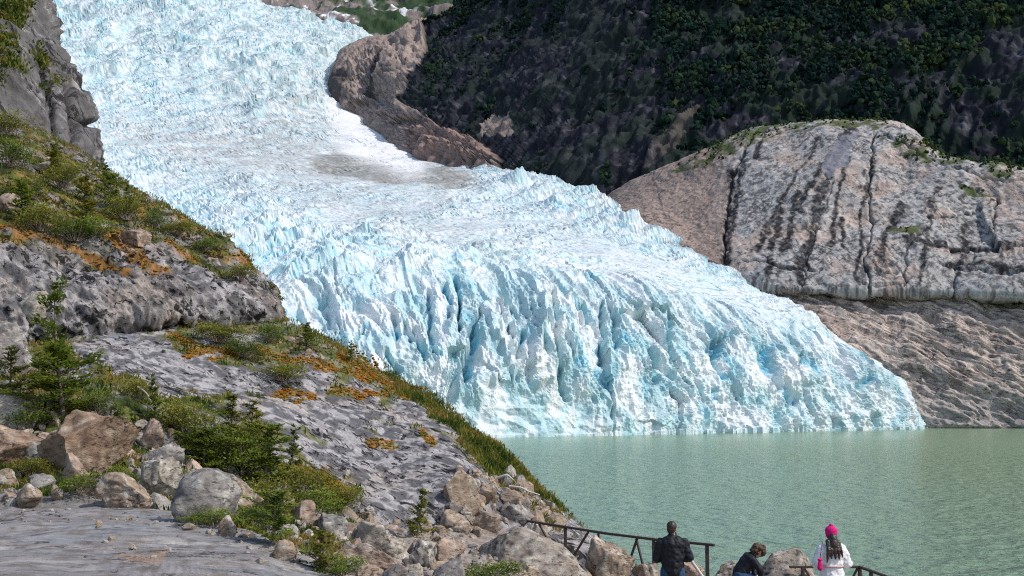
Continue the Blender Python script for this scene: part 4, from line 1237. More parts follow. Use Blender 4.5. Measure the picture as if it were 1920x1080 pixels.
for box, kind, label, seed, kw in BOULDERS:
    boulder('boulder', box, kind, label, seed, **kw)

# ================================================================== RUBBLE (uncountable small stones)
def scatter(P, mask, n, rs, pxr=(-60, 1980), pyr=(-60, 1130)):
    """random grid vertices of a sheet, even by area, within a mask"""
    du = np.linalg.norm(np.gradient(P, axis=0), axis=-1)
    dv = np.linalg.norm(np.gradient(P, axis=1), axis=-1)
    px, py = proj(P)
    w = du * dv * mask * ((px > pxr[0]) & (px < pxr[1]) & (py > pyr[0]) & (py < pyr[1]))
    w = w.ravel() / w.sum()
    idx = rs.choice(len(w), n, p=w)
    gu = np.gradient(P, axis=0).reshape(-1, 3)[idx]
    gv = np.gradient(P, axis=1).reshape(-1, 3)[idx]
    nrm = normals(P).reshape(-1, 3)[idx]
    p = P.reshape(-1, 3)[idx] + gu * rs.uniform(-0.5, 0.5, (n, 1)) + gv * rs.uniform(-0.5, 0.5, (n, 1))
    return p, nrm, idx

def rot_random(rs, n):
    q = rs.normal(size=(n, 4)); q /= np.linalg.norm(q, axis=1)[:, None]
    w, x, y, z = q.T
    return np.stack([1-2*(y*y+z*z), 2*(x*y-z*w), 2*(x*z+y*w), 2*(x*y+z*w), 1-2*(x*x+z*z), 2*(y*z-x*w), 2*(x*z-y*w), 2*(y*z+x*w), 1-2*(x*x+y*y)], -1).reshape(n, 3, 3)

def build_rubble():
    rs = np.random.RandomState(77)
    temps = [rock_shape(900 + k, 2, 9, 0.05, 0.45, 0.85) for k in range(6)]
    px, py = proj(LOW)
    talus = region(LOW, [(870,880),(960,890),(1010,930),(1060,990),(1010,1010),(860,1000),(840,960)], 10)
    talus += 0.35 * region(LOW, [(500,610),(560,630),(640,665),(600,690),(520,660)], 10)
    gpx, gpy = proj(GROUND)
    heap = region(GROUND, [(520,960),(700,970),(860,960),(1000,980),(1130,1040),(1300,1090),(1300,1130),(560,1130),(600,1060),(520,1010)], 10) + 0.25 * region(GROUND, [(40,920),(220,940),(330,970),(330,990),(40,965)], 6)
    a, na, _ = scatter(LOW, talus + 1e-9, 500, rs)
    b, nb, _ = scatter(GROUND, heap + 1e-9, 700, rs)
    c, nc, _ = scatter(UP, UP_VEG * 0.5 + 1e-9, 200, rs)
    nearb = region(GROUND, [(-40,800),(240,800),(420,880),(560,930),(640,1000),(520,1010),(330,975),(120,930),(-40,950)], 10)
    e, ne, _ = scatter(GROUND, nearb + 1e-9, 420, rs)
    foot = region(LOW, [(0,740),(120,760),(260,780),(420,860),(560,900),(680,950),(760,985),(700,1000),(420,900),(200,820),(0,800)], 10)
    f, nf_, _ = scatter(LOW, foot + 1e-9, 240, rs)
    sh_, nsh, _ = scatter(SHELF, region(SHELF, [(-20,950),(330,965),(460,1000),(640,1090),(420,1010),(300,985),(-20,985)], 6) + 0.04, 160, rs)
    pts = np.concatenate([sh_, a, b, c, e, f])
    sz = np.concatenate([rs.lognormal(-3.2, 0.5, len(sh_)), rs.lognormal(-2.0, 0.55, len(a)), rs.lognormal(-2.1, 0.6, len(b)), rs.lognormal(-2.3, 0.5, len(c)), rs.lognormal(-2.2, 0.55, len(e)), rs.lognormal(-2.2, 0.5, len(f))])
    sz = np.clip(sz, 0.02, 0.42)
    Vs, Fs, Cs = [], [], []
    base = 0
    Rm = rot_random(rs, len(pts))
    kinds = ['tan', 'pale', 'grey', 'pink', 'tan', 'grey']
    for i in range(len(pts)):
        V, F = temps[i % 6]
        v = (V * np.array((1.0, 0.85, 0.65)) * sz[i] * 1.4) @ Rm[i].T + pts[i]
        Vs.append(v); Fs.append(F + base); base += len(v)
        a_, b_, c_ = ROCK_TINTS[kinds[i % 6]]
        t = rs.rand()
        Cs.append(np.tile(np.array(a_) * (1 - t) + np.array(b_) * t, (len(v), 1)) * rs.uniform(0.75, 1.1))
    o = mesh_obj('rubble', np.concatenate(Vs), np.concatenate(Fs), M_BOULDER, np.concatenate(Cs), smooth=False)
    tag(o, 'loose broken stones between the boulders', None, None, 'stuff')
build_rubble()

# ================================================================== PLANTS
M_LEAF = leaf_mat('leaves', 0.42, 0.2)
M_FAR_LEAF = leaf_mat('far_forest_leaves', 0.1, 0.0)
M_BARK = plain_mat('grey_brown_bark', (0.20, 0.16, 0.125), 0.9, 0.1, 25, 0.35, 0.5, 0.01)

def leaves(C, S, rs, up=0.6, aspect=0.45, dirs=None):
    """leaf blades: pointed quads at C with length S; dirs = the way they point"""
    n = len(C)
    d = rs.normal(size=(n, 3)) if dirs is None else dirs + 0.45 * rs.normal(size=(n, 3))
    d /= np.linalg.norm(d, axis=1)[:, None]
    nrm = rs.normal(size=(n, 3)) * (1 - up) + np.array((0, 0, up)) * 1.4
    s = np.cross(d, nrm); s /= np.maximum(np.linalg.norm(s, axis=1), 1e-6)[:, None]
    L_ = d * S[:, None]; Wd = s * (S * aspect)[:, None]
    V = np.stack([C - L_ * 0.5, C + Wd * 0.5, C + L_ * 0.5, C - Wd * 0.5], 1).reshape(-1, 3)
    F = np.arange(4 * n).reshape(n, 4)
    return V, F

def tube(pts, rad, sides=5):
    pts = np.asarray(pts, float); n = len(pts)
    t = np.gradient(pts, axis=0); t /= np.linalg.norm(t, axis=1)[:, None]
    ref = np.where(np.abs(t[:, 2:3]) > 0.9, np.array((1.0, 0, 0)), np.array((0, 0, 1.0)))
    a = np.cross(t, ref); a /= np.linalg.norm(a, axis=1)[:, None]
    b = np.cross(t, a)
    ang = np.arange(sides) * 2 * math.pi / sides
    rad = np.broadcast_to(np.asarray(rad, float), (n,))
    V = pts[:, None] + (a[:, None] * np.cos(ang)[None, :, None] + b[:, None] * np.sin(ang)[None, :, None]) * rad[:, None, None]
    V = V.reshape(-1, 3)
    F = []
    for i in range(n - 1):
        for k in range(sides):
            k2 = (k + 1) % sides
            F.append((i * sides + k, i * sides + k2, (i + 1) * sides + k2, (i + 1) * sides + k))
    for end, base in ((0, 0), (1, (n - 1) * sides)):
        for k in range(1, sides - 1, 2):
            k3 = min(k + 2, sides - 1)
            f = (base, base + k, base + k + 1, base + k3)
            if k3 == k + 1: f = (base, base + k, base + k + 1, base + k + 1)
            F.append(f)
    F = [f for f in F if len(set(f)) == 4]
    return V, np.array(F)

def joinVF(lst):
    Vs, Fs, b = [], [], 0
    for V, F in lst:
        Vs.append(V); Fs.append(F + b); b += len(V)
    return np.concatenate(Vs), np.concatenate(Fs)

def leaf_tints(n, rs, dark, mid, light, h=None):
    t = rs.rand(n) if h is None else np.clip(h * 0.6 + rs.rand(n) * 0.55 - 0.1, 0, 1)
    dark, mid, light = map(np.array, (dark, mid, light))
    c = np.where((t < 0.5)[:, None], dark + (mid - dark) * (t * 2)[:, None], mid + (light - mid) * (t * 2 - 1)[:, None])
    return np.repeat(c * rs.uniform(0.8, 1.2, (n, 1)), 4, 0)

GREENS = {
 'deep': ((0.040, 0.075, 0.012), (0.110, 0.160, 0.024), (0.24, 0.28, 0.045)),
 'olive': ((0.070, 0.085, 0.012), (0.185, 0.195, 0.026), (0.35, 0.32, 0.055)),
 'bright': ((0.065, 0.115, 0.014), (0.175, 0.235, 0.030), (0.33, 0.36, 0.055)),
}

def conifer_mesh(seed, tint, dens=1.0, sparse=False, spread=0.34):
    """sapling one metre tall: stem, and flat sprays of needles on level branches"""
    rs = np.random.RandomState(seed)
    tr = [tube([(0.02 * math.sin(3 * t + seed) * t, 0.02 * math.cos(2 * t) * t, t) for t in np.linspace(-0.05, 1.0, 9)], np.linspace(0.022, 0.003, 9), 6)]
    C, Dr, Sz, Hh = [], [], [], []
    nb = int(30 * dens)
    wob = rs.uniform(0.6, 1.25, 8)                     # uneven outline round the stem
    for k in range(nb):
        t = 0.05 + 0.93 * (k + rs.rand()) / nb
        if sparse and 0.30 < t < 0.78 and rs.rand() < 0.72:
            continue
        if rs.rand() < 0.14:
            continue
        az = k * 2.4 + rs.uniform(-0.9, 0.9)
        ln = spread * (1.06 - t) ** 0.6 * rs.uniform(0.35, 1.2) * wob[int(az / 0.7854) % 8]
        if sparse and t > 0.78: ln = 0.17 * rs.uniform(0.6, 1.1)
        rise = rs.uniform(0.0, 0.75)
        e = np.array((math.cos(az) * ln, math.sin(az) * ln, rise * ln))
        s0 = np.array((0, 0, t))
        m = s0 + e * 0.5 + np.array((0, 0, -0.03 * ln))
        tr.append(tube([s0, m, s0 + e], (0.006, 0.004, 0.002), 4))
        nl = int(24 + 330 * ln)
        f = rs.rand(nl) ** 0.7
        side = np.array((-e[1], e[0], 0.0)); side /= np.linalg.norm(side)
        offs = rs.uniform(-1, 1, nl) * 0.5 * ln * (1.1 - f)
        p = s0 + e * f[:, None] + side * offs[:, None] + rs.normal(0, 0.018, (nl, 3))
        C.append(p); Dr.append(np.tile(e / ln, (nl, 1)) + side * np.sign(offs)[:, None] * 0.8)
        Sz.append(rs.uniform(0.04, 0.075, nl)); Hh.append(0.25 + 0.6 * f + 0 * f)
    C, Dr, Sz, Hh = map(np.concatenate, (C, Dr, Sz, Hh))
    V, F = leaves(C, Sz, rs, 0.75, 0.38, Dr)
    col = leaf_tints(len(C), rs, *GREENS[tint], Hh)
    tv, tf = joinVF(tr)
    return mesh_obj('crown', V, F, M_LEAF, col, False, None, True), mesh_obj('trunk', tv, tf, M_BARK, None, True, None, True)

def bush_mesh(seed, tint, layers=34, flat=0.62):
    """low many-stemmed shrub one metre wide: level sprays of small leaves with gaps between"""
    rs = np.random.RandomState(seed)
    st, C, Dr, Sz, Hh = [], [], [], [], []
    for k in range(layers):
        az = rs.uniform(0, 2 * math.pi); r = 0.46 * math.sqrt(rs.rand())
        hz = flat * (0.25 + 0.75 * rs.rand()) * math.sqrt(max(0.05, 1 - (r / 0.5) ** 2))
        c = np.array((r * math.cos(az), r * math.sin(az), hz))
        b0 = np.array((c[0] * 0.25, c[1] * 0.25, -0.04))
        st.append(tube([b0, (b0 + c) / 2 + rs.normal(0, 0.03, 3), c], (0.011, 0.007, 0.003), 4))
        nl = rs.randint(50, 85)
        rad = rs.uniform(0.07, 0.15)
        q = rs.normal(size=(nl, 3)) * np.array((rad, rad, rad * 0.38))
        C.append(c + q); Dr.append(q / (np.linalg.norm(q, axis=1)[:, None] + 1e-6) + np.array((0, 0, 0.25)))
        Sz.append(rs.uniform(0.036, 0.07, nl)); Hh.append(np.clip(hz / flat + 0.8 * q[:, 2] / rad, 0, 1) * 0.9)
    C, Dr, Sz, Hh = map(np.concatenate, (C, Dr, Sz, Hh))
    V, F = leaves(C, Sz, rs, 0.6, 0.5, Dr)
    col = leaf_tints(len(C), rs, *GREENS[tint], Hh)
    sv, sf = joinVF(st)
    return mesh_obj('foliage', V, F, M_LEAF, col, False, None, True), mesh_obj('stem', sv, sf, M_BARK, None, True, None, True)

CONIFERS = [conifer_mesh(1, 'deep', 1.0), conifer_mesh(2, 'olive', 0.9), conifer_mesh(3, 'bright', 1.2, False, 0.45), conifer_mesh(4, 'deep', 0.8, True, 0.3), conifer_mesh(5, 'olive', 1.1, False, 0.42)]
BUSHES = [bush_mesh(10, 'olive'), bush_mesh(11, 'deep'), bush_mesh(12, 'bright'), bush_mesh(13, 'olive', 26, 0.45), bush_mesh(14, 'deep', 40, 0.8)]

rnd = random.Random(4)
def plant(kind, proto, px, py, wpx, hpx, label, rz, d=None, cat=None, group=None):
    tree = kind == 'tree'
    d = d or depth_at(px, py)
    p = W(px, py, d)
    e = bpy.data.objects.new('young_conifer' if tree else 'shrub', None)
    e.location = p
    e.rotation_euler = (R(rnd.uniform(-7, 7)), R(rnd.uniform(-7, 7)), rz)
    sx = wpx * d / FPX; sz = hpx * d / FPX
    if tree:
        e.scale = (sx / 0.7, sx / 0.7, sz)
        parts = (('crown', CONIFERS[proto][0]), ('trunk', CONIFERS[proto][1]))
    else:
        e.scale = (sx, sx, sz / 0.68)
        parts = (('foliage', BUSHES[proto][0]), ('stem', BUSHES[proto][1]))
    e.empty_display_size = 0.1
    link(e)
    tag(e, label, cat or ('tree' if tree else 'shrub'), group or ('young conifers on the slope' if tree else 'shrubs on the slope'))
    for nm, me in parts:
        link(bpy.data.objects.new(nm, me), e)
    return e

PLANTS = [
 ('tree',3,116,772,150,245,'tall thin sapling with a tufted top in front of the grey outcrop'),
 ('tree',2,118,776,170,130,'wide dark conifer at the foot of the tall thin sapling'),
 ('tree',4,18,760,110,110,'bright green conifer cut by the photo edge'),
 ('shrub',1,180,775,80,50,'dark shrub beside the wide dark conifer'),
 ('tree',0,292,792,60,88,'dark narrow conifer above the pointed pink rock'),
 ('shrub',0,345,815,110,70,'olive shrub below the dark narrow conifer'),
 ('tree',1,430,838,120,100,'olive conifer with spreading branches on the grey slab'),
 ('shrub',1,400,850,120,60,'dark shrub spreading between the olive conifer and the lichen boulder'),
 ('tree',2,495,905,130,110,'broad dark conifer against the lower grey slab'),
 ('tree',0,548,880,70,80,'small dark conifer on the grey slab edge above the heap'),
 ('shrub',2,450,880,120,70,'bright green shrub under the olive conifer'),
 ('shrub',0,560,925,120,60,'olive shrub bordering the orange moss above the heap'),
 ('tree',2,512,1016,110,95,'dark conifer right of the big smooth grey boulder'),
 ('shrub',1,470,985,80,45,'low dark shrub at the foot of the big smooth grey boulder'),
 ('tree',4,598,1066,92,70,'low bright conifer at the lower edge of the rock shelf'),
 ('tree',1,782,1010,78,95,'olive conifer between the grey slab and the huge lichen boulder'),
 ('shrub',1,925,1092,120,45,'dark low shrub growing on the huge lichen boulder'),
 ('shrub',0,935,1040,34,24,'small olive tuft high on the huge lichen boulder'),
 ('tree',0,575,652,56,46,'small dark conifer on the skyline against the ice'),
 ('tree',0,657,676,30,36,'smallest dark conifer on the skyline right of its twin'),
 ('shrub',1,505,640,44,40,'dark shrub at the end of the upper outcrop'),
 ('shrub',0,410,640,100,40,'olive shrub on the ledge under the upper outcrop'),
 ('shrub',4,460,668,70,34,'dark cushion shrub on the mossy ledge'),
 ('shrub',0,530,712,90,36,'olive shrub above the lower orange moss patch'),
 ('shrub',2,225,905,60,34,'bright green tuft under the pink slab'),
 ('shrub',2,330,925,50,30,'bright green tuft beside the pale lichen boulder'),
 ('shrub',2,160,925,120,40,'bright green mat of plants above the gravel'),
 ('shrub',0,60,890,70,36,'olive plants behind the stacked grey stones'),
 ('shrub',2,20,860,80,40,'bright green plants at the photo edge below the brown rock'),
 ('shrub',2,400,985,110,34,'bright green plants along the shelf under the big grey boulder'),
 ('shrub',0,640,950,90,44,'olive shrub at the base of the grey slab above the pale boulder'),
 ('tree',1,165,420,130,120,'tall olive conifer in the scrub under the cliff'),
 ('tree',2,205,385,90,80,'dark conifer beside the tall olive one under the cliff'),
 ('shrub',0,75,430,120,70,'wide olive shrub above the orange moss seam'),
 ('shrub',1,140,450,110,60,'dark shrub just above the orange moss seam'),
 ('shrub',0,235,410,100,60,'olive shrub on the upper slope above the pinkish rock hump'),
 ('shrub',1,20,310,110,80,'dark shrub high on the slope at the photo edge'),
 ('shrub',0,120,350,110,60,'olive shrub midway up the scrub slope'),
 ('shrub',4,60,370,70,50,'dark rounded shrub right of the pink rock high on the slope'),
 ('shrub',0,335,440,80,40,'olive shrub on the crest of the near slope'),
 ('shrub',1,385,470,60,36,'dark shrub on the crest above the moss patch'),
 ('shrub',0,450,525,70,34,'olive shrub at the brow of the upper outcrop'),
 ('shrub',4,290,425,60,36,'dark shrub just behind the crest scrub'),
 ('tree',0,200,345,60,50,'small dark conifer at the cliff foot against the ice'),
 ('shrub',3,120,320,90,40,'low olive shrub at the cliff foot'),
 ('tree',4,470,830,90,80,'bright conifer standing just behind the olive one on the grey slab'),
 ('tree',2,380,880,110,80,'dark conifer rising directly above the big smooth grey boulder'),
 ('shrub',0,500,950,130,60,'olive shrub between the broad dark conifer and the boulder heap'),
 ('shrub',2,590,960,100,50,'bright shrub at the top of the boulder heap beside the moss'),
 ('shrub',0,260,745,60,40,'olive shrub on bare rock above the pointed pink rock'),
 ('shrub',2,60,800,90,50,'bright green shrub growing over the pale striped rock'),
 ('tree',2,40,410,110,90,'dark conifer in the scrub near the photo edge'),
 ('tree',4,100,330,90,80,'bright conifer below the cliff foot'),
 ('tree',0,245,395,60,60,'dark narrow conifer on the crest left of the ice'),
 ('shrub',2,180,440,110,50,'bright shrub above the middle of the orange moss seam'),
 ('shrub',0,10,250,110,60,'olive shrub against the cliff at the photo edge'),
 ('shrub',2,640,1075,90,40,'bright shrub at the photo bottom beside the pink banded boulder'),
]
rnd = random.Random(4)
for kind, proto, px, py, wp_, hp_, label in PLANTS:
    if py < 480:                                   # the scrub high on the slope is low and patchy
        wp_, hp_ = wp_ * 0.72, hp_ * 0.8
    plant(kind, proto, px, py, wp_, hp_, label, rnd.uniform(0, 6.28))

# scrub on the ledges of the cliff: reads as one cover
def cover(name, label, sets, rs, blades, mat, cols, tall, up=0.2, aspect=0.22, lean=0.6):
    Vs, Fs, Cs, b = [], [], [], 0
    for P, mask, n, size in sets:
        p, nrm, _ = scatter(P, mask + 1e-9, n, rs)
        C = np.repeat(p, blades, 0)
        S = rs.uniform(0.6, 1.4, len(C)) * size
        C = C + rs.normal(0, 1, C.shape) * size * np.array((lean, lean, 0.12)) + np.array((0, 0, 1)) * (S * 0.35)[:, None]
        dr = np.array((0, 0, tall)) + np.repeat(nrm, blades, 0) * 0.4
        V, F = leaves(C, S, rs, up, aspect, np.broadcast_to(dr, C.shape))
        Vs.append(V); Fs.append(F + b); b += len(V)
        tn = fbm(C / 0.9, 2, 7)
        pal = np.array(cols)
        k = np.clip((tn * 0.9 + 0.5) * len(pal) * 0.8 + rs.uniform(-0.7, 0.7, len(C)), 0, len(pal) - 1).astype(int)
        Cs.append(np.repeat(pal[k] * rs.uniform(0.7, 1.25, (len(C), 1)), 4, 0))
    o = mesh_obj(name, np.concatenate(Vs), np.concatenate(Fs), mat, np.concatenate(Cs), False)
    tag(o, label, None, None, 'stuff')
    return o

rs = np.random.RandomState(21)
GRASSES = [(0.05, 0.08, 0.012), (0.12, 0.15, 0.020), (0.20, 0.19, 0.034), (0.27, 0.19, 0.045), (0.34, 0.21, 0.06)]
cover('grass', 'grass and low plants covering the slopes between the rocks',
      [(LOW, LOW_STRIP, 5200, 0.13), (LOW, LOW_VEG, 5200, 0.12), (UP, UP_VEG, 4200, 0.14), (GROUND, GROUND_VEG, 6500, 0.11)], rs, 5, M_LEAF, GRASSES, 1.0)
cover('cliff_scrub', 'green scrub growing on the ledges of the steep grey cliff', [(CLIFF, CLIFF_VEG, 900, 0.30)], rs, 9, M_LEAF, GRASSES[:4], 0.5, 0.5, 0.5, 1.0)

def build_moss():
    rs = np.random.RandomState(31)
    V0, F0 = ico(1)
    a, na, _ = scatter(LOW, LOW_MOSS + 1e-9, 3300, rs)
    b, nb, _ = scatter(UP, UP_MOSS + 1e-9, 2200, rs)
    pts = np.concatenate([a, b]); n = len(pts)
    sz = np.concatenate([rs.uniform(0.02, 0.06, len(a)), rs.uniform(0.025, 0.075, len(b))])
    Rm = rot_random(rs, n)
    V = np.einsum('nij,vj->nvi', Rm, V0) * (1 + 0.35 * rs.normal(size=(n, len(V0), 1)) * 0.5)
    V = V * np.stack([sz, sz, sz * 0.5], -1)[:, None, :] + pts[:, None, :]
    F = F0[None] + (np.arange(n) * len(V0))[:, None, None]
    pal = np.array([(0.26, 0.105, 0.016), (0.21, 0.095, 0.016), (0.28, 0.16, 0.028), (0.16, 0.09, 0.02), (0.19, 0.155, 0.035), (0.12, 0.115, 0.028)])
    k = np.clip((fbm(pts / 0.5, 3, 5) * 1.3 + 0.42) * 5 + rs.uniform(-1, 1, n), 0, 5).astype(int)
    c = np.repeat(pal[k] * rs.uniform(0.75, 1.2, (n, 1)), len(V0), 0)
    o = mesh_obj('moss', V.reshape(-1, 3), F.reshape(-1, 3), M_MOSS, c, False)
    tag(o, 'orange moss cushions in seams of the bedrock', None, None, 'stuff')
M_MOSS = rock_mat('moss_cushion', 14, 0.8, 0.03, 0.95, 0.35, 0.05)
build_moss()

def build_forest():
    """the far wood on the mountain wall: thousands of crowns that read as one mass"""
    rs = np.random.RandomState(41)
    px, py = proj(WALL)
    n1 = fbm(WALL / 45, 4, 27)
    band = fbm(np.stack([(px + 1.1 * py) / 140, (py - 0.55 * px) / 420, 0 * px], -1), 3, 28)
    dens = sstep(-0.2, 0.35, 0.8 * n1 + 0.7 * band + 0.75 * sstep(1050, 1450, px) - 0.3 + 0.3 * sstep(60, -10, py)) * (1 - WALL_BARE)
    rock = np.clip(region(WALL, [(640,90),(800,110),(900,60),(1000,40),(1180,-20),(1260,60),(1200,180),(1160,330),(1000,340),(850,300),(700,230)], 60, 0.012)
                  + region(WALL, [(1650,200),(1700,130),(1800,110),(1990,60),(1990,300),(1760,290)], 40, 0.012), 0, 1)
    dens = dens * (1 - 0.9 * rock)
    slab = SLAB_VEG
    a, na, _ = scatter(WALL, dens + 1e-9, 8500, rs, (560, 1990), (-30, 420))
    b, nb, _ = scatter(SLAB, slab + 1e-9, 500, rs)
    pts = np.concatenate([a, b])
    h = np.concatenate([rs.uniform(2.2, 6.0, len(a)), rs.uniform(0.8, 2.0, len(b))])
    V0, F0 = ico(1)
    m = 3
    n = len(pts) * m
    ctr = np.repeat(pts, m, 0) + rs.normal(0, 0.26, (n, 3)) * np.repeat(h, m)[:, None] + np.array((0, 0, 1)) * (np.repeat(h, m) * 0.3)[:, None]
    rad = np.repeat(h, m) * rs.uniform(0.16, 0.36, n)
    Rm = rot_random(rs, n)
    V = np.einsum('nij,vj->nvi', Rm, V0) * (1 + 0.3 * rs.normal(size=(n, len(V0), 1)))
    V = V * np.stack([rad, rad, rad * 1.15], -1)[:, None, :] + ctr[:, None, :]
    F = (F0[None] + (np.arange(n) * len(V0))[:, None, None]).reshape(-1, 3)
    pal = np.array([(0.012, 0.025, 0.020), (0.018, 0.035, 0.025), (0.027, 0.046, 0.026), (0.042, 0.060, 0.024)])  # crown greens kept very dark, cloud shadow put into the colour
    k = np.clip((fbm(pts / 30, 3, 9) + 0.3) * 3 + 1.1 * sstep(1250, 1700, proj(pts)[0]) + rs.uniform(-0.8, 0.8, len(pts)) + np.concatenate([0 * a[:, 0], 1.5 + 0 * b[:, 0]]), 0, 3).astype(int)
    c = np.repeat(pal[k], m, 0) * rs.uniform(0.6, 1.4, (n, 1))
    c = np.repeat(c, len(V0), 0)
    V = V.reshape(-1, 3)
    o = mesh_obj('forest', V, F, M_FAR_LEAF, c, False)
    tag(o, 'dark green forest covering the mountain wall', None, None, 'stuff')
build_forest()

# ================================================================== RAILINGS
M_RAIL = plain_mat('dark_brown_rail', (0.055, 0.035, 0.03), 0.6, 0.4, 20, 0.35, 0.3, 0.004)
M_RAIL_WORN = plain_mat('worn_post_side', (0.30, 0.20, 0.17), 0.8, 0.2, 20, 0.3, 0.3, 0.004)
M_PIPE = plain_mat('pale_worn_pipe', (0.62, 0.60, 0.56), 0.5, 0.4, 30, 0.15, 0.2, 0.003)

def bar(name, a, b, w, h, mat, parent, origin):
    """square timber from a to b with slightly eased edges"""
    a, b = Vector(a), Vector(b)
    L_ = (b - a).length
    bm = bmesh.new()
    bmesh.ops.create_cube(bm, size=1.0)
    for v in bm.verts:
        v.co = Vector((v.co.x * w, v.co.y * h, v.co.z * L_))
    bmesh.ops.bevel(bm, geom=bm.edges[:], offset=min(w, h) * 0.12, segments=1, affect='EDGES')
    q = (b - a).to_track_quat('Z', 'Y')
    M = Matrix.Translation((a + b) / 2 - Vector(origin)) @ q.to_matrix().to_4x4()
    bm.transform(M)
    me = bpy.data.meshes.new(name)
    bm.to_mesh(me); bm.free()
    me.materials.append(mat)
    return link(bpy.data.objects.new(name, me), parent)

def ground_z(x, y):
    i = np.argmin((GROUND[..., 0] - x) ** 2 + (GROUND[..., 1] - y) ** 2)
    return float(GROUND.reshape(-1, 3)[i, 2])

def rail_pt(px, py, z):
    # point on the ray of a pixel at a known height
    Y = (540 - py) / FPX
    s = (SP + Y * CP) / (CP - Y * SP)
    return W(px, py, (z - EYE) / s)

def build_railing(name, label, line, z, posts, braces, t=0.056):
    pts = [rail_pt(x, y, z) for x, y in line]
    o0 = (pts[0][0], pts[0][1], ground_z(pts[0][0], pts[0][1]))
    e = bpy.data.objects.new(name, None); e.location = o0; e.empty_display_size = 0.1
    link(e); tag(e, label, 'railing', 'dark railings by the lake')
    for a, b in zip(pts[:-1], pts[1:]):
        dv = (b - a) / np.linalg.norm(b - a)
        bar('top_rail', a - dv * 0.02, b + dv * 0.02, t, t * 0.8, M_RAIL, e, o0)
    xs = np.array([p[0] for p in line])
    seg = np.array(pts)
    def on(px):
        return np.array([np.interp(px, xs, seg[:, k]) for k in range(3)])
    for px in posts:
        p = on(px)
        g = min(ground_z(p[0], p[1]), z - 0.85) - 0.15
        bar('post', (p[0], p[1], g), (p[0], p[1], z - t * 0.42), t * 1.15, t * 1.15, M_RAIL, e, o0)
    for x0, x1 in braces:
        p = on(x0); q = on(x1)
        g = min(ground_z(q[0], q[1]), z - 0.85)
        bar('brace', (p[0], p[1] + 0.01, z - t * 0.45), (q[0], q[1] + 0.01, g + 0.12), t * 0.7, t * 0.7, M_RAIL, e, o0)
    return e

build_railing('railing', 'long dark brown railing curving down past the man', [(976,975),(1060,988),(1135,1000),(1232,1012),(1338,1022)], 8.32,
              [984, 1060, 1226, 1326], [(1012, 1052), (1104, 1066), (1122, 1150), (1196, 1160), (1194, 1222), (1282, 1230)])
build_railing('railing', 'short dark railing corner beside the woman', [(1482,1063),(1612,1063),(1662,1081),(1720,1103)], 7.92,
              [1505, 1612, 1634, 1700], [(1508, 1560), (1608, 1562)], 0.052)
def build_pipe():
    a = W(1288, 1040, 21.9); b = W(1352, 1130, 21.5)
    V, F = tube([a, (a + b) / 2, b], 0.028, 10)
    o = mesh_obj('handrail_pipe', V - a, F, M_PIPE)
    o.location = a
    tag(o, 'pale straight pipe sloping down beside the man', 'pipe')
build_pipe()

# ================================================================== DRIFTWOOD
M_DRIFT = plain_mat('bleached_driftwood', (0.50, 0.46, 0.41), 0.8, 0.2, 18, 0.25, 0.5, 0.01)
def branch(label, pix, rad, d):
    pts = np.array([W(x, y, d + dd) for x, y, dd in pix])
    P_ = interp(pts, [5] * (len(pts) - 1))
    V, F = tube(P_, np.linspace(rad, rad * 0.45, len(P_)), 7)
    o = mesh_obj('driftwood', V - pts[0], F, M_DRIFT)
    o.location = pts[0]
    tag(o, label, 'driftwood', 'bleached driftwood on the slope')
branch('longest bleached branch reaching out over the lake from the rubble', [(955, 912, 0), (975, 914, -0.1), (992, 922, -0.1), (1003, 925, -0.1), (1012, 928, 0.0)], 0.028, 26.6)
branch('short bleached branch on the rubble under the longest one', [(930, 897, 0), (950, 891, -0.1), (962, 900, -0.1)], 0.035, 26.9)
branch('thin pale branch on the grey slab above the dark conifer', [(258, 725, 0), (275, 738, -0.05), (290, 768, -0.1)], 0.02, 23.0)
branch('grey stick at the edge of the shelf below the big grey boulder', [(338, 970, 0), (348, 980, 0), (364, 997, 0)], 0.035, 16.0)

# ================================================================== PEOPLE
M_SKIN = plain_mat('skin', (0.45, 0.27, 0.19), 0.55, 0.3, 40, 0.08, 0.1, 0.002)
M_BLACK = plain_mat('black_jacket_fabric', (0.013, 0.014, 0.019), 0.6, 0.25, 14, 0.5, 0.6, 0.02)
M_DENIM = plain_mat('blue_denim', (0.035, 0.075, 0.145), 0.85, 0.1, 22, 0.35, 0.5, 0.01)
M_WHITE = plain_mat('white_padded_fabric', (0.76, 0.75, 0.75), 0.8, 0.15, 9, 0.06, 0.7, 0.03)
M_PINK = plain_mat('hot_pink_knit', (0.62, 0.02, 0.17), 0.9, 0.1, 60, 0.25, 0.6, 0.01)
M_DKHAIR = plain_mat('dark_brown_hair', (0.030, 0.018, 0.012), 0.45, 0.5, 45, 0.5, 0.6, 0.01)
M_BRHAIR = plain_mat('brown_curly_hair', (0.075, 0.042, 0.022), 0.5, 0.4, 45, 0.6, 0.9, 0.02)
M_SHOE = plain_mat('dark_shoe', (0.03, 0.028, 0.026), 0.6, 0.3, 30, 0.2, 0.2, 0.004)
M_BELT = plain_mat('rosy_belt', (0.55, 0.36, 0.33), 0.7, 0.2, 30, 0.1, 0.2, 0.004)

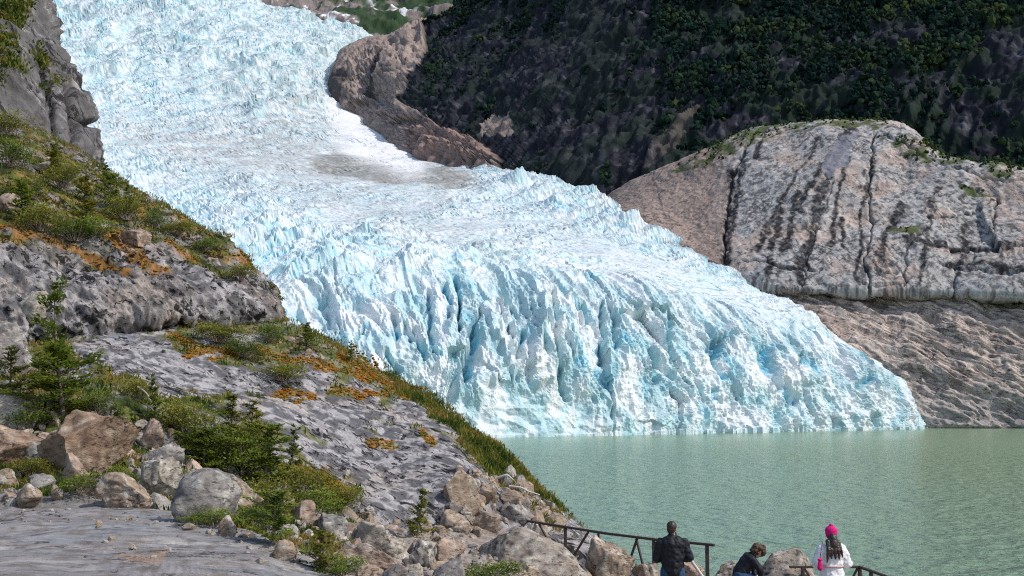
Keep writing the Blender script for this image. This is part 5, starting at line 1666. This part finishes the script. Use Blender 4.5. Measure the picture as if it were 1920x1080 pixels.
def capsule(a, ra, b, rb, n=9, sides=14, sq=(1, 1, 1)):
    """tapered limb with round ends"""
    a, b = np.array(a, float), np.array(b, float)
    ax = b - a; L_ = np.linalg.norm(ax); ax = ax / max(L_, 1e-6)
    ref = np.array((0, 1.0, 0)) if abs(ax[1]) < 0.8 else np.array((1.0, 0, 0))
    u = np.cross(ax, ref); u /= np.linalg.norm(u); v = np.cross(ax, u)
    rings = []
    for t in np.linspace(-math.pi / 2, 0, 5)[:]:
        rings.append((a + ax * ra * math.sin(t), max(ra * math.cos(t), 1e-4)))
    for t in np.linspace(0, 1, n)[1:-1]:
        rings.append((a + ax * L_ * t, ra + (rb - ra) * t))
    for t in np.linspace(0, math.pi / 2, 5):
        rings.append((b + ax * rb * math.sin(t), max(rb * math.cos(t), 1e-4)))
    ang = np.arange(sides) * 2 * math.pi / sides
    V = np.array([c + r * (u * math.cos(t) + v * math.sin(t)) for c, r in rings for t in ang])
    ctr = (a + b) / 2
    V = ctr + (V - ctr) * np.array(sq)
    F = [(i * sides + k, i * sides + (k + 1) % sides, (i + 1) * sides + (k + 1) % sides, (i + 1) * sides + k) for i in range(len(rings) - 1) for k in range(sides)]
    return V, np.array(F)

def ball(c, r, sq=(1, 1, 1)):
    V, F = ico(3)
    V = V * np.array(sq) * r + np.array(c)
    return V, F

def fuse(name, pieces, mat, parent, voxel=0.014, smooth=4, noise=0.0, nscale=0.08):
    """melts overlapping forms into one continuous skin"""
    me = bpy.data.meshes.new(name)
    vs, fs, b = [], [], 0
    for V, F in pieces:
        vs += [tuple(v) for v in V]; fs += [tuple(int(i) + b for i in f) for f in F]; b += len(V)
    me.from_pydata(vs, [], fs); me.update()
    o = bpy.data.objects.new(name, me)
    COL.objects.link(o)
    r = o.modifiers.new('skin', 'REMESH'); r.mode = 'VOXEL'; r.voxel_size = voxel
    s = o.modifiers.new('soft', 'SMOOTH'); s.factor = 0.5; s.iterations = smooth
    dg = bpy.context.evaluated_depsgraph_get()
    m2 = bpy.data.meshes.new_from_object(o.evaluated_get(dg))
    o.modifiers.clear()
    o.data = m2
    bpy.data.meshes.remove(me)
    m2.name = name
    m2.materials.clear(); m2.materials.append(mat)
    co = np.empty(len(m2.vertices) * 3, np.float32); m2.vertices.foreach_get('co', co); co = co.reshape(-1, 3)
    if noise:
        nn = np.empty(len(co) * 3, np.float32); m2.vertices.foreach_get('normal', nn); nn = nn.reshape(-1, 3)
        co = co + nn * (noise * fbm(co / nscale, 3, 3))[:, None]
        m2.vertices.foreach_set('co', co.astype(np.float32).ravel())
    m2.polygons.foreach_set('use_smooth', np.ones(len(m2.polygons), bool))
    m2.update()
    o.parent = parent
    return o

def hand(w, dirv, side, palm=(0, 0, -1), s=1.0):
    """palm, four unequal bent fingers and a thumb that leaves the side of the palm"""
    w = np.array(w, float); d = np.array(dirv, float); d /= np.linalg.norm(d)
    pn = np.array(palm, float); pn -= d * (pn @ d); pn /= np.linalg.norm(pn)
    s_ = np.cross(d, pn) * side
    out = [capsule(w, 0.026 * s, w + d * 0.075 * s, 0.030 * s, 5, 10)]
    for k, ln in enumerate((0.066, 0.078, 0.072, 0.056)):
        r = w + d * 0.08 * s + s_ * (0.030 - 0.020 * k) * s
        m = r + d * ln * 0.55 * s + pn * 0.008 * s
        t = m + d * ln * 0.4 * s + pn * 0.028 * s
        out += [capsule(r, 0.0095 * s, m, 0.009 * s, 4, 8), capsule(m, 0.009 * s, t, 0.0075 * s, 4, 8)]
    r = w + d * 0.03 * s + s_ * 0.026 * s
    m = r + d * 0.028 * s + s_ * 0.03 * s
    out += [capsule(r, 0.013 * s, m, 0.011 * s, 4, 8), capsule(m, 0.011 * s, m + d * 0.035 * s + pn * 0.01 * s, 0.009 * s, 4, 8)]
    return out

def head(c, f, s=1.0):
    """skull, jaw, nose, brow, lips and ears; f = the way the face looks"""
    c = np.array(c, float); f = np.array(f, float); f /= np.linalg.norm(f)
    sd = np.cross(f, (0, 0, 1.0)); sd /= np.linalg.norm(sd); up = np.cross(sd, f)
    P_ = lambda a, b, u: c + (sd * a + f * b + up * u) * s
    out = [ball(P_(0, -0.012, 0.03), 0.092 * s, (0.86, 1, 1.02)), capsule(P_(0, 0.03, -0.005), 0.070 * s, P_(0, 0.045, -0.075), 0.042 * s),
           capsule(P_(0, 0.085, 0.02), 0.010 * s, P_(0, 0.104, -0.02), 0.015 * s, 4, 8), capsule(P_(-0.02, 0.088, -0.052), 0.009 * s, P_(0.02, 0.088, -0.052), 0.009 * s, 4, 8),
           capsule(P_(-0.04, 0.074, 0.032), 0.012 * s, P_(0.04, 0.074, 0.032), 0.012 * s, 4, 8)]
    for k in (-1, 1):
        out.append(ball(P_(0.079 * k, -0.005, -0.005), 0.026 * s, (0.45, 0.8, 1.2)))
    return out

def eyes(parent, c, f, s=1.0):
    c = np.array(c, float); f = np.array(f, float); f /= np.linalg.norm(f)
    sd = np.cross(f, (0, 0, 1.0)); sd /= np.linalg.norm(sd); up = np.cross(sd, f)
    for k in (-1, 1):
        V, F = ball(c + (sd * 0.03 * k + f * 0.079 + up * 0.012) * s, 0.011 * s)
        mesh_obj('eye', V, F, M_SHOE, None, True, parent)

def person(label, loc, rz=0.0):
    e = bpy.data.objects.new('person', None)
    e.location = loc; e.rotation_euler = (0, 0, rz); e.empty_display_size = 0.2
    link(e); tag(e, label, 'person')
    return e

# ---- man in a black jacket, seen from behind, hands in front of him
dm = 20.0
pm = W(1260, 977, dm)
gz = ground_z(pm[0], dm)
hm = pm[2] - gz
s = hm / 1.78
man = person('person in a black jacket and blue jeans standing at the railing', (pm[0], dm, gz), R(-6))
man.scale = (s, s, s)
HC, HF = (0.0, 0.03, 1.645), (0.45, 1.0, -0.02)
fuse('body', head(HC, HF) + [capsule((0, 0.0, 1.56), 0.058, (0, -0.02, 1.42), 0.068), capsule((-0.10, 0, 1.36), 0.12, (0.10, 0, 1.36), 0.12), capsule((0, 0, 1.3), 0.15, (0, 0, 0.95), 0.14),
     capsule((-0.2, 0, 1.42), 0.05, (-0.28, 0.02, 1.14), 0.04), capsule((-0.28, 0.02, 1.14), 0.04, (-0.12, 0.25, 1.08), 0.03), capsule((0.2, 0, 1.42), 0.05, (0.28, 0.02, 1.14), 0.04), capsule((0.28, 0.02, 1.14), 0.04, (0.13, 0.26, 1.12), 0.03),
     capsule((-0.1, 0, 0.92), 0.08, (-0.11, 0.01, 0.5), 0.055), capsule((-0.11, 0.01, 0.5), 0.055, (-0.12, -0.01, 0.08), 0.04), capsule((0.1, 0, 0.92), 0.08, (0.11, 0.03, 0.5), 0.055), capsule((0.11, 0.03, 0.5), 0.055, (0.13, 0.0, 0.08), 0.04)]
     + hand((-0.12, 0.25, 1.08), (0.8, 0.4, 0.1), 1) + hand((0.13, 0.26, 1.12), (-0.8, 0.4, 0.1), -1), M_SKIN, man, 0.011, 2)
eyes(man, HC, HF)
fuse('jacket', [capsule((-0.135, -0.005, 1.39), 0.105, (0.135, -0.005, 1.39), 0.105), capsule((0, -0.01, 1.36), 0.185, (0, -0.01, 1.10), 0.175, sq=(1.22, 0.85, 1)), capsule((0, -0.01, 1.12), 0.175, (0, 0.0, 0.93), 0.172, sq=(1.15, 0.9, 1)),
     capsule((-0.20, 0, 1.40), 0.092, (-0.285, 0.0, 1.13), 0.078), capsule((-0.285, 0.0, 1.13), 0.078, (-0.15, 0.2, 1.07), 0.058),
     capsule((0.20, 0, 1.40), 0.092, (0.30, 0.02, 1.14), 0.078), capsule((0.30, 0.02, 1.14), 0.078, (0.16, 0.22, 1.11), 0.058), capsule((0, -0.01, 1.47), 0.085, (0, 0.0, 1.535), 0.075)], M_BLACK, man, 0.014, 4, 0.02, 0.08)
fuse('jeans', [capsule((-0.095, 0.0, 0.90), 0.125, (-0.11, 0.01, 0.5), 0.088), capsule((-0.11, 0.01, 0.5), 0.088, (-0.12, 0, 0.07), 0.072), capsule((0.095, 0.0, 0.90), 0.125, (0.11, 0.03, 0.5), 0.088), capsule((0.11, 0.03, 0.5), 0.088, (0.13, 0, 0.07), 0.072), capsule((-0.06, 0, 0.92), 0.13, (0.06, 0, 0.92), 0.13)], M_DENIM, man, 0.016, 3, 0.006, 0.06)
fuse('hair', [ball((-0.008, 0.005, 1.688), 0.100, (0.9, 1.0, 0.95)), ball((-0.02, -0.035, 1.64), 0.075, (1.0, 0.75, 1.1))], M_DKHAIR, man, 0.010, 2, 0.006, 0.03)
for k in (-1, 1):
    V, F = joinVF([capsule((0.12 * k, -0.06, 0.04), 0.045, (0.13 * k, 0.14, 0.035), 0.042, 5, 10)])
    mesh_obj('shoe', V, F, M_SHOE, None, True, man)

# ---- woman in a white coat with a pink hat
dw = 20.0
pw = W(1558, 985, dw)
gzw = ground_z(pw[0], dw)
s = (pw[2] - gzw) / 1.74
wom = person('person in a white belted coat and pink bobble hat looking over the lake', (pw[0], dw, gzw), R(4))
wom.scale = (s, s, s)
HC, HF = (0.0, 0.02, 1.57), (-0.1, 1.0, 0.0)
fuse('body', head(HC, HF, 0.96) + [capsule((0, 0, 1.49), 0.05, (0, -0.01, 1.36), 0.06), capsule((-0.08, 0, 1.32), 0.10, (0.08, 0, 1.32), 0.10), capsule((0, 0, 1.26), 0.13, (0, 0, 0.92), 0.13),
     capsule((-0.17, 0, 1.34), 0.045, (-0.25, 0.0, 1.08), 0.038), capsule((-0.25, 0.0, 1.08), 0.038, (-0.10, 0.22, 1.16), 0.028), capsule((0.17, 0, 1.34), 0.045, (0.25, 0.0, 1.08), 0.038), capsule((0.25, 0.0, 1.08), 0.038, (0.10, 0.22, 1.16), 0.028),
     capsule((-0.09, 0, 0.9), 0.08, (-0.09, 0.01, 0.48), 0.055), capsule((-0.09, 0.01, 0.48), 0.055, (-0.09, 0, 0.08), 0.038), capsule((0.09, 0, 0.9), 0.08, (0.09, 0.02, 0.48), 0.055), capsule((0.09, 0.02, 0.48), 0.055, (0.1, 0, 0.08), 0.038)]
     + hand((-0.10, 0.22, 1.16), (0.7, 0.3, 0.6), 1) + hand((0.10, 0.22, 1.16), (-0.7, 0.3, 0.6), -1), M_SKIN, wom, 0.011, 2)
eyes(wom, HC, HF, 0.96)
fuse('coat', [capsule((-0.115, -0.005, 1.315), 0.105, (0.115, -0.005, 1.315), 0.105), capsule((0, -0.01, 1.30), 0.165, (0, -0.01, 1.10), 0.155, sq=(1.25, 0.9, 1)),
     capsule((0, -0.01, 1.02), 0.155, (0, 0, 0.86), 0.185, sq=(1.15, 0.95, 1)), capsule((0, 0, 0.88), 0.19, (0, 0, 0.52), 0.215, sq=(1.15, 0.95, 1)),
     capsule((-0.17, 0, 1.33), 0.10, (-0.265, -0.01, 1.09), 0.09), capsule((-0.265, -0.01, 1.09), 0.09, (-0.13, 0.18, 1.14), 0.06), capsule((0.17, 0, 1.33), 0.10, (0.265, -0.01, 1.09), 0.09), capsule((0.265, -0.01, 1.09), 0.09, (0.13, 0.18, 1.14), 0.06),
     capsule((0, -0.01, 1.40), 0.08, (0, 0, 1.44), 0.075)], M_WHITE, wom, 0.014, 3, 0.02, 0.10)
V, F = [], []
ang = np.linspace(0, 2 * math.pi, 29)
V_, F_ = tube([(0.195 * math.cos(t), -0.01 + 0.155 * math.sin(t), 1.055) for t in ang], 0.016, 6)
mesh_obj('belt', V_, F_, M_BELT, None, True, wom)
fuse('trousers', [capsule((-0.09, 0.0, 0.60), 0.085, (-0.09, 0.0, 0.10), 0.062), capsule((0.09, 0.0, 0.60), 0.085, (0.10, 0.0, 0.10), 0.062), capsule((-0.05, 0, 0.65), 0.1, (0.05, 0, 0.65), 0.1)], M_SHOE, wom, 0.016, 2)
hr = [ball((0, -0.005, 1.59), 0.098, (0.95, 1.0, 1.0)), capsule((0, -0.085, 1.54), 0.07, (0, -0.12, 1.42), 0.075)]
for k, (x0, x1, zz, r) in enumerate(((-0.09, -0.14, 1.14, 0.032), (-0.05, -0.06, 1.20, 0.03), (0.0, 0.01, 1.19, 0.03), (0.05, 0.075, 1.18, 0.028), (0.085, 0.135, 1.22, 0.028), (-0.10, -0.10, 1.24, 0.03))):
    hr += [capsule((x0, -0.10, 1.48), r * 1.3, ((x0 + x1) / 2, -0.165, 1.34), r), capsule(((x0 + x1) / 2, -0.165, 1.34), r, (x1, -0.175, zz), r * 0.45)]
fuse('hair', hr, M_DKHAIR, wom, 0.010, 2, 0.006, 0.03)
hat = fuse('hat', [ball((0, 0.0, 1.645), 0.108, (0.96, 1.02, 0.86)), capsule((0, 0.0, 1.60), 0.104, (0, 0, 1.62), 0.106, sq=(0.97, 1.03, 1))], M_PINK, wom, 0.010, 2, 0.004, 0.02)
fuse('pompom', [ball((0, -0.005, 1.735), 0.035)], M_PINK, hat, 0.006, 1, 0.008, 0.012)
for k in (-1, 1):
    V_, F_ = capsule((0.095 * k, -0.05, 0.05), 0.042, (0.10 * k, 0.12, 0.04), 0.038, 5, 10)
    mesh_obj('boot', V_, F_, M_SHOE, None, True, wom)
# her bag
bagp = W(1537.5, 1058, dw - 0.24)
bag = bpy.data.objects.new('shoulder_bag', None); bag.location = bagp; bag.empty_display_size = 0.1
link(bag); tag(bag, 'small crimson pouch bag hanging at the hip of the white coat', 'bag')
fuse('pouch', [capsule((0, 0, -0.055), 0.052, (0, 0, 0.03), 0.034, sq=(0.95, 0.6, 1)), ball((0, 0, 0.075), 0.04, (1.1, 0.7, 0.6))], M_PINK, bag, 0.008, 2, 0.004, 0.03)
V_, F_ = tube([(0, 0, 0.08), (0.012, 0.0, 0.16), (0.04, 0.02, 0.26), (0.07, 0.09, 0.35), (0.08, 0.22, 0.36)], 0.006, 6)
mesh_obj('strap', V_, F_, M_DKHAIR, None, True, bag)

# ---- child seated on the low boulder, bent forward with one hand on the rock
dc = 20.35
pc = W(1388, 1078, dc)
kid = person('person with curly brown hair crouching on the low boulder', tuple(pc), 0)
kid.rotation_euler = (0, R(10), 0)
kid['label'] = 'person with curly brown hair bending over on the rocks in a dark jacket'
HC, HF = (0.235, -0.02, 0.44), (0.75, -0.1, -0.65)
fuse('body', head(HC, HF, 0.9) + [capsule((0.19, 0, 0.40), 0.045, (0.12, 0, 0.33), 0.055), capsule((0, 0, 0.06), 0.11, (0.10, 0, 0.28), 0.10),
     capsule((0.13, -0.12, 0.29), 0.042, (0.27, -0.14, 0.16), 0.034), capsule((0.27, -0.14, 0.16), 0.034, (0.33, -0.12, 0.02), 0.026), capsule((0.13, 0.12, 0.29), 0.042, (0.24, 0.14, 0.14), 0.034), capsule((0.24, 0.14, 0.14), 0.034, (0.25, 0.06, 0.03), 0.026),
     capsule((0, -0.08, 0.0), 0.075, (0.24, -0.14, -0.03), 0.055), capsule((0.24, -0.14, -0.03), 0.05, (0.10, -0.16, -0.36), 0.035), capsule((0, 0.08, 0.0), 0.075, (0.24, 0.12, -0.03), 0.055), capsule((0.24, 0.12, -0.03), 0.05, (0.12, 0.12, -0.36), 0.035)]
     + hand((0.33, -0.12, 0.02), (0.5, 0, -0.85), 1, (-0.8, 0, -0.4), 0.85) + hand((0.25, 0.06, 0.03), (0.6, 0, -0.8), -1, (-0.8, 0, -0.4), 0.85), M_SKIN, kid, 0.010, 2)
eyes(kid, HC, HF, 0.9)
fuse('jacket', [capsule((0.0, 0, 0.05), 0.145, (0.10, 0, 0.27), 0.135, sq=(0.95, 1.15, 1)), capsule((0.11, -0.10, 0.30), 0.085, (0.11, 0.10, 0.30), 0.085),
     capsule((0.13, -0.13, 0.30), 0.075, (0.28, -0.15, 0.17), 0.062), capsule((0.28, -0.15, 0.17), 0.062, (0.325, -0.125, 0.05), 0.045), capsule((0.13, 0.13, 0.30), 0.075, (0.25, 0.15, 0.15), 0.062), capsule((0.25, 0.15, 0.15), 0.062, (0.25, 0.075, 0.05), 0.045),
     capsule((0.15, 0, 0.36), 0.07, (0.18, 0, 0.39), 0.065)], M_BLACK, kid, 0.014, 4, 0.009, 0.06)
fuse('jeans', [capsule((-0.02, -0.08, -0.01), 0.105, (0.24, -0.14, -0.03), 0.078), capsule((0.24, -0.14, -0.03), 0.076, (0.10, -0.16, -0.34), 0.06), capsule((-0.02, 0.08, -0.01), 0.105, (0.24, 0.12, -0.03), 0.078), capsule((0.24, 0.12, -0.03), 0.076, (0.12, 0.12, -0.34), 0.06)], M_DENIM, kid, 0.014, 3, 0.005, 0.06)
rsx = np.random.RandomState(3)
hp = [ball((0.215, -0.01, 0.475), 0.105, (1.0, 0.95, 0.95)), ball((0.29, -0.01, 0.45), 0.085)]
for k in range(34):
    v = rsx.normal(size=3); v /= np.linalg.norm(v)
    if v @ np.array((0.55, 0, -0.75)) > 0.35: continue
    hp.append(ball(np.array((0.235, -0.01, 0.465)) + v * np.array((0.125, 0.105, 0.10)), rsx.uniform(0.022, 0.036)))
fuse('hair', hp, M_BRHAIR, kid, 0.009, 1, 0.008, 0.02)
for yy, xx in ((-0.16, 0.10), (0.12, 0.12)):
    V_, F_ = capsule((xx - 0.02, yy, -0.40), 0.038, (xx + 0.13, yy, -0.41), 0.034, 5, 10)
    mesh_obj('shoe', V_, F_, M_SHOE, None, True, kid)
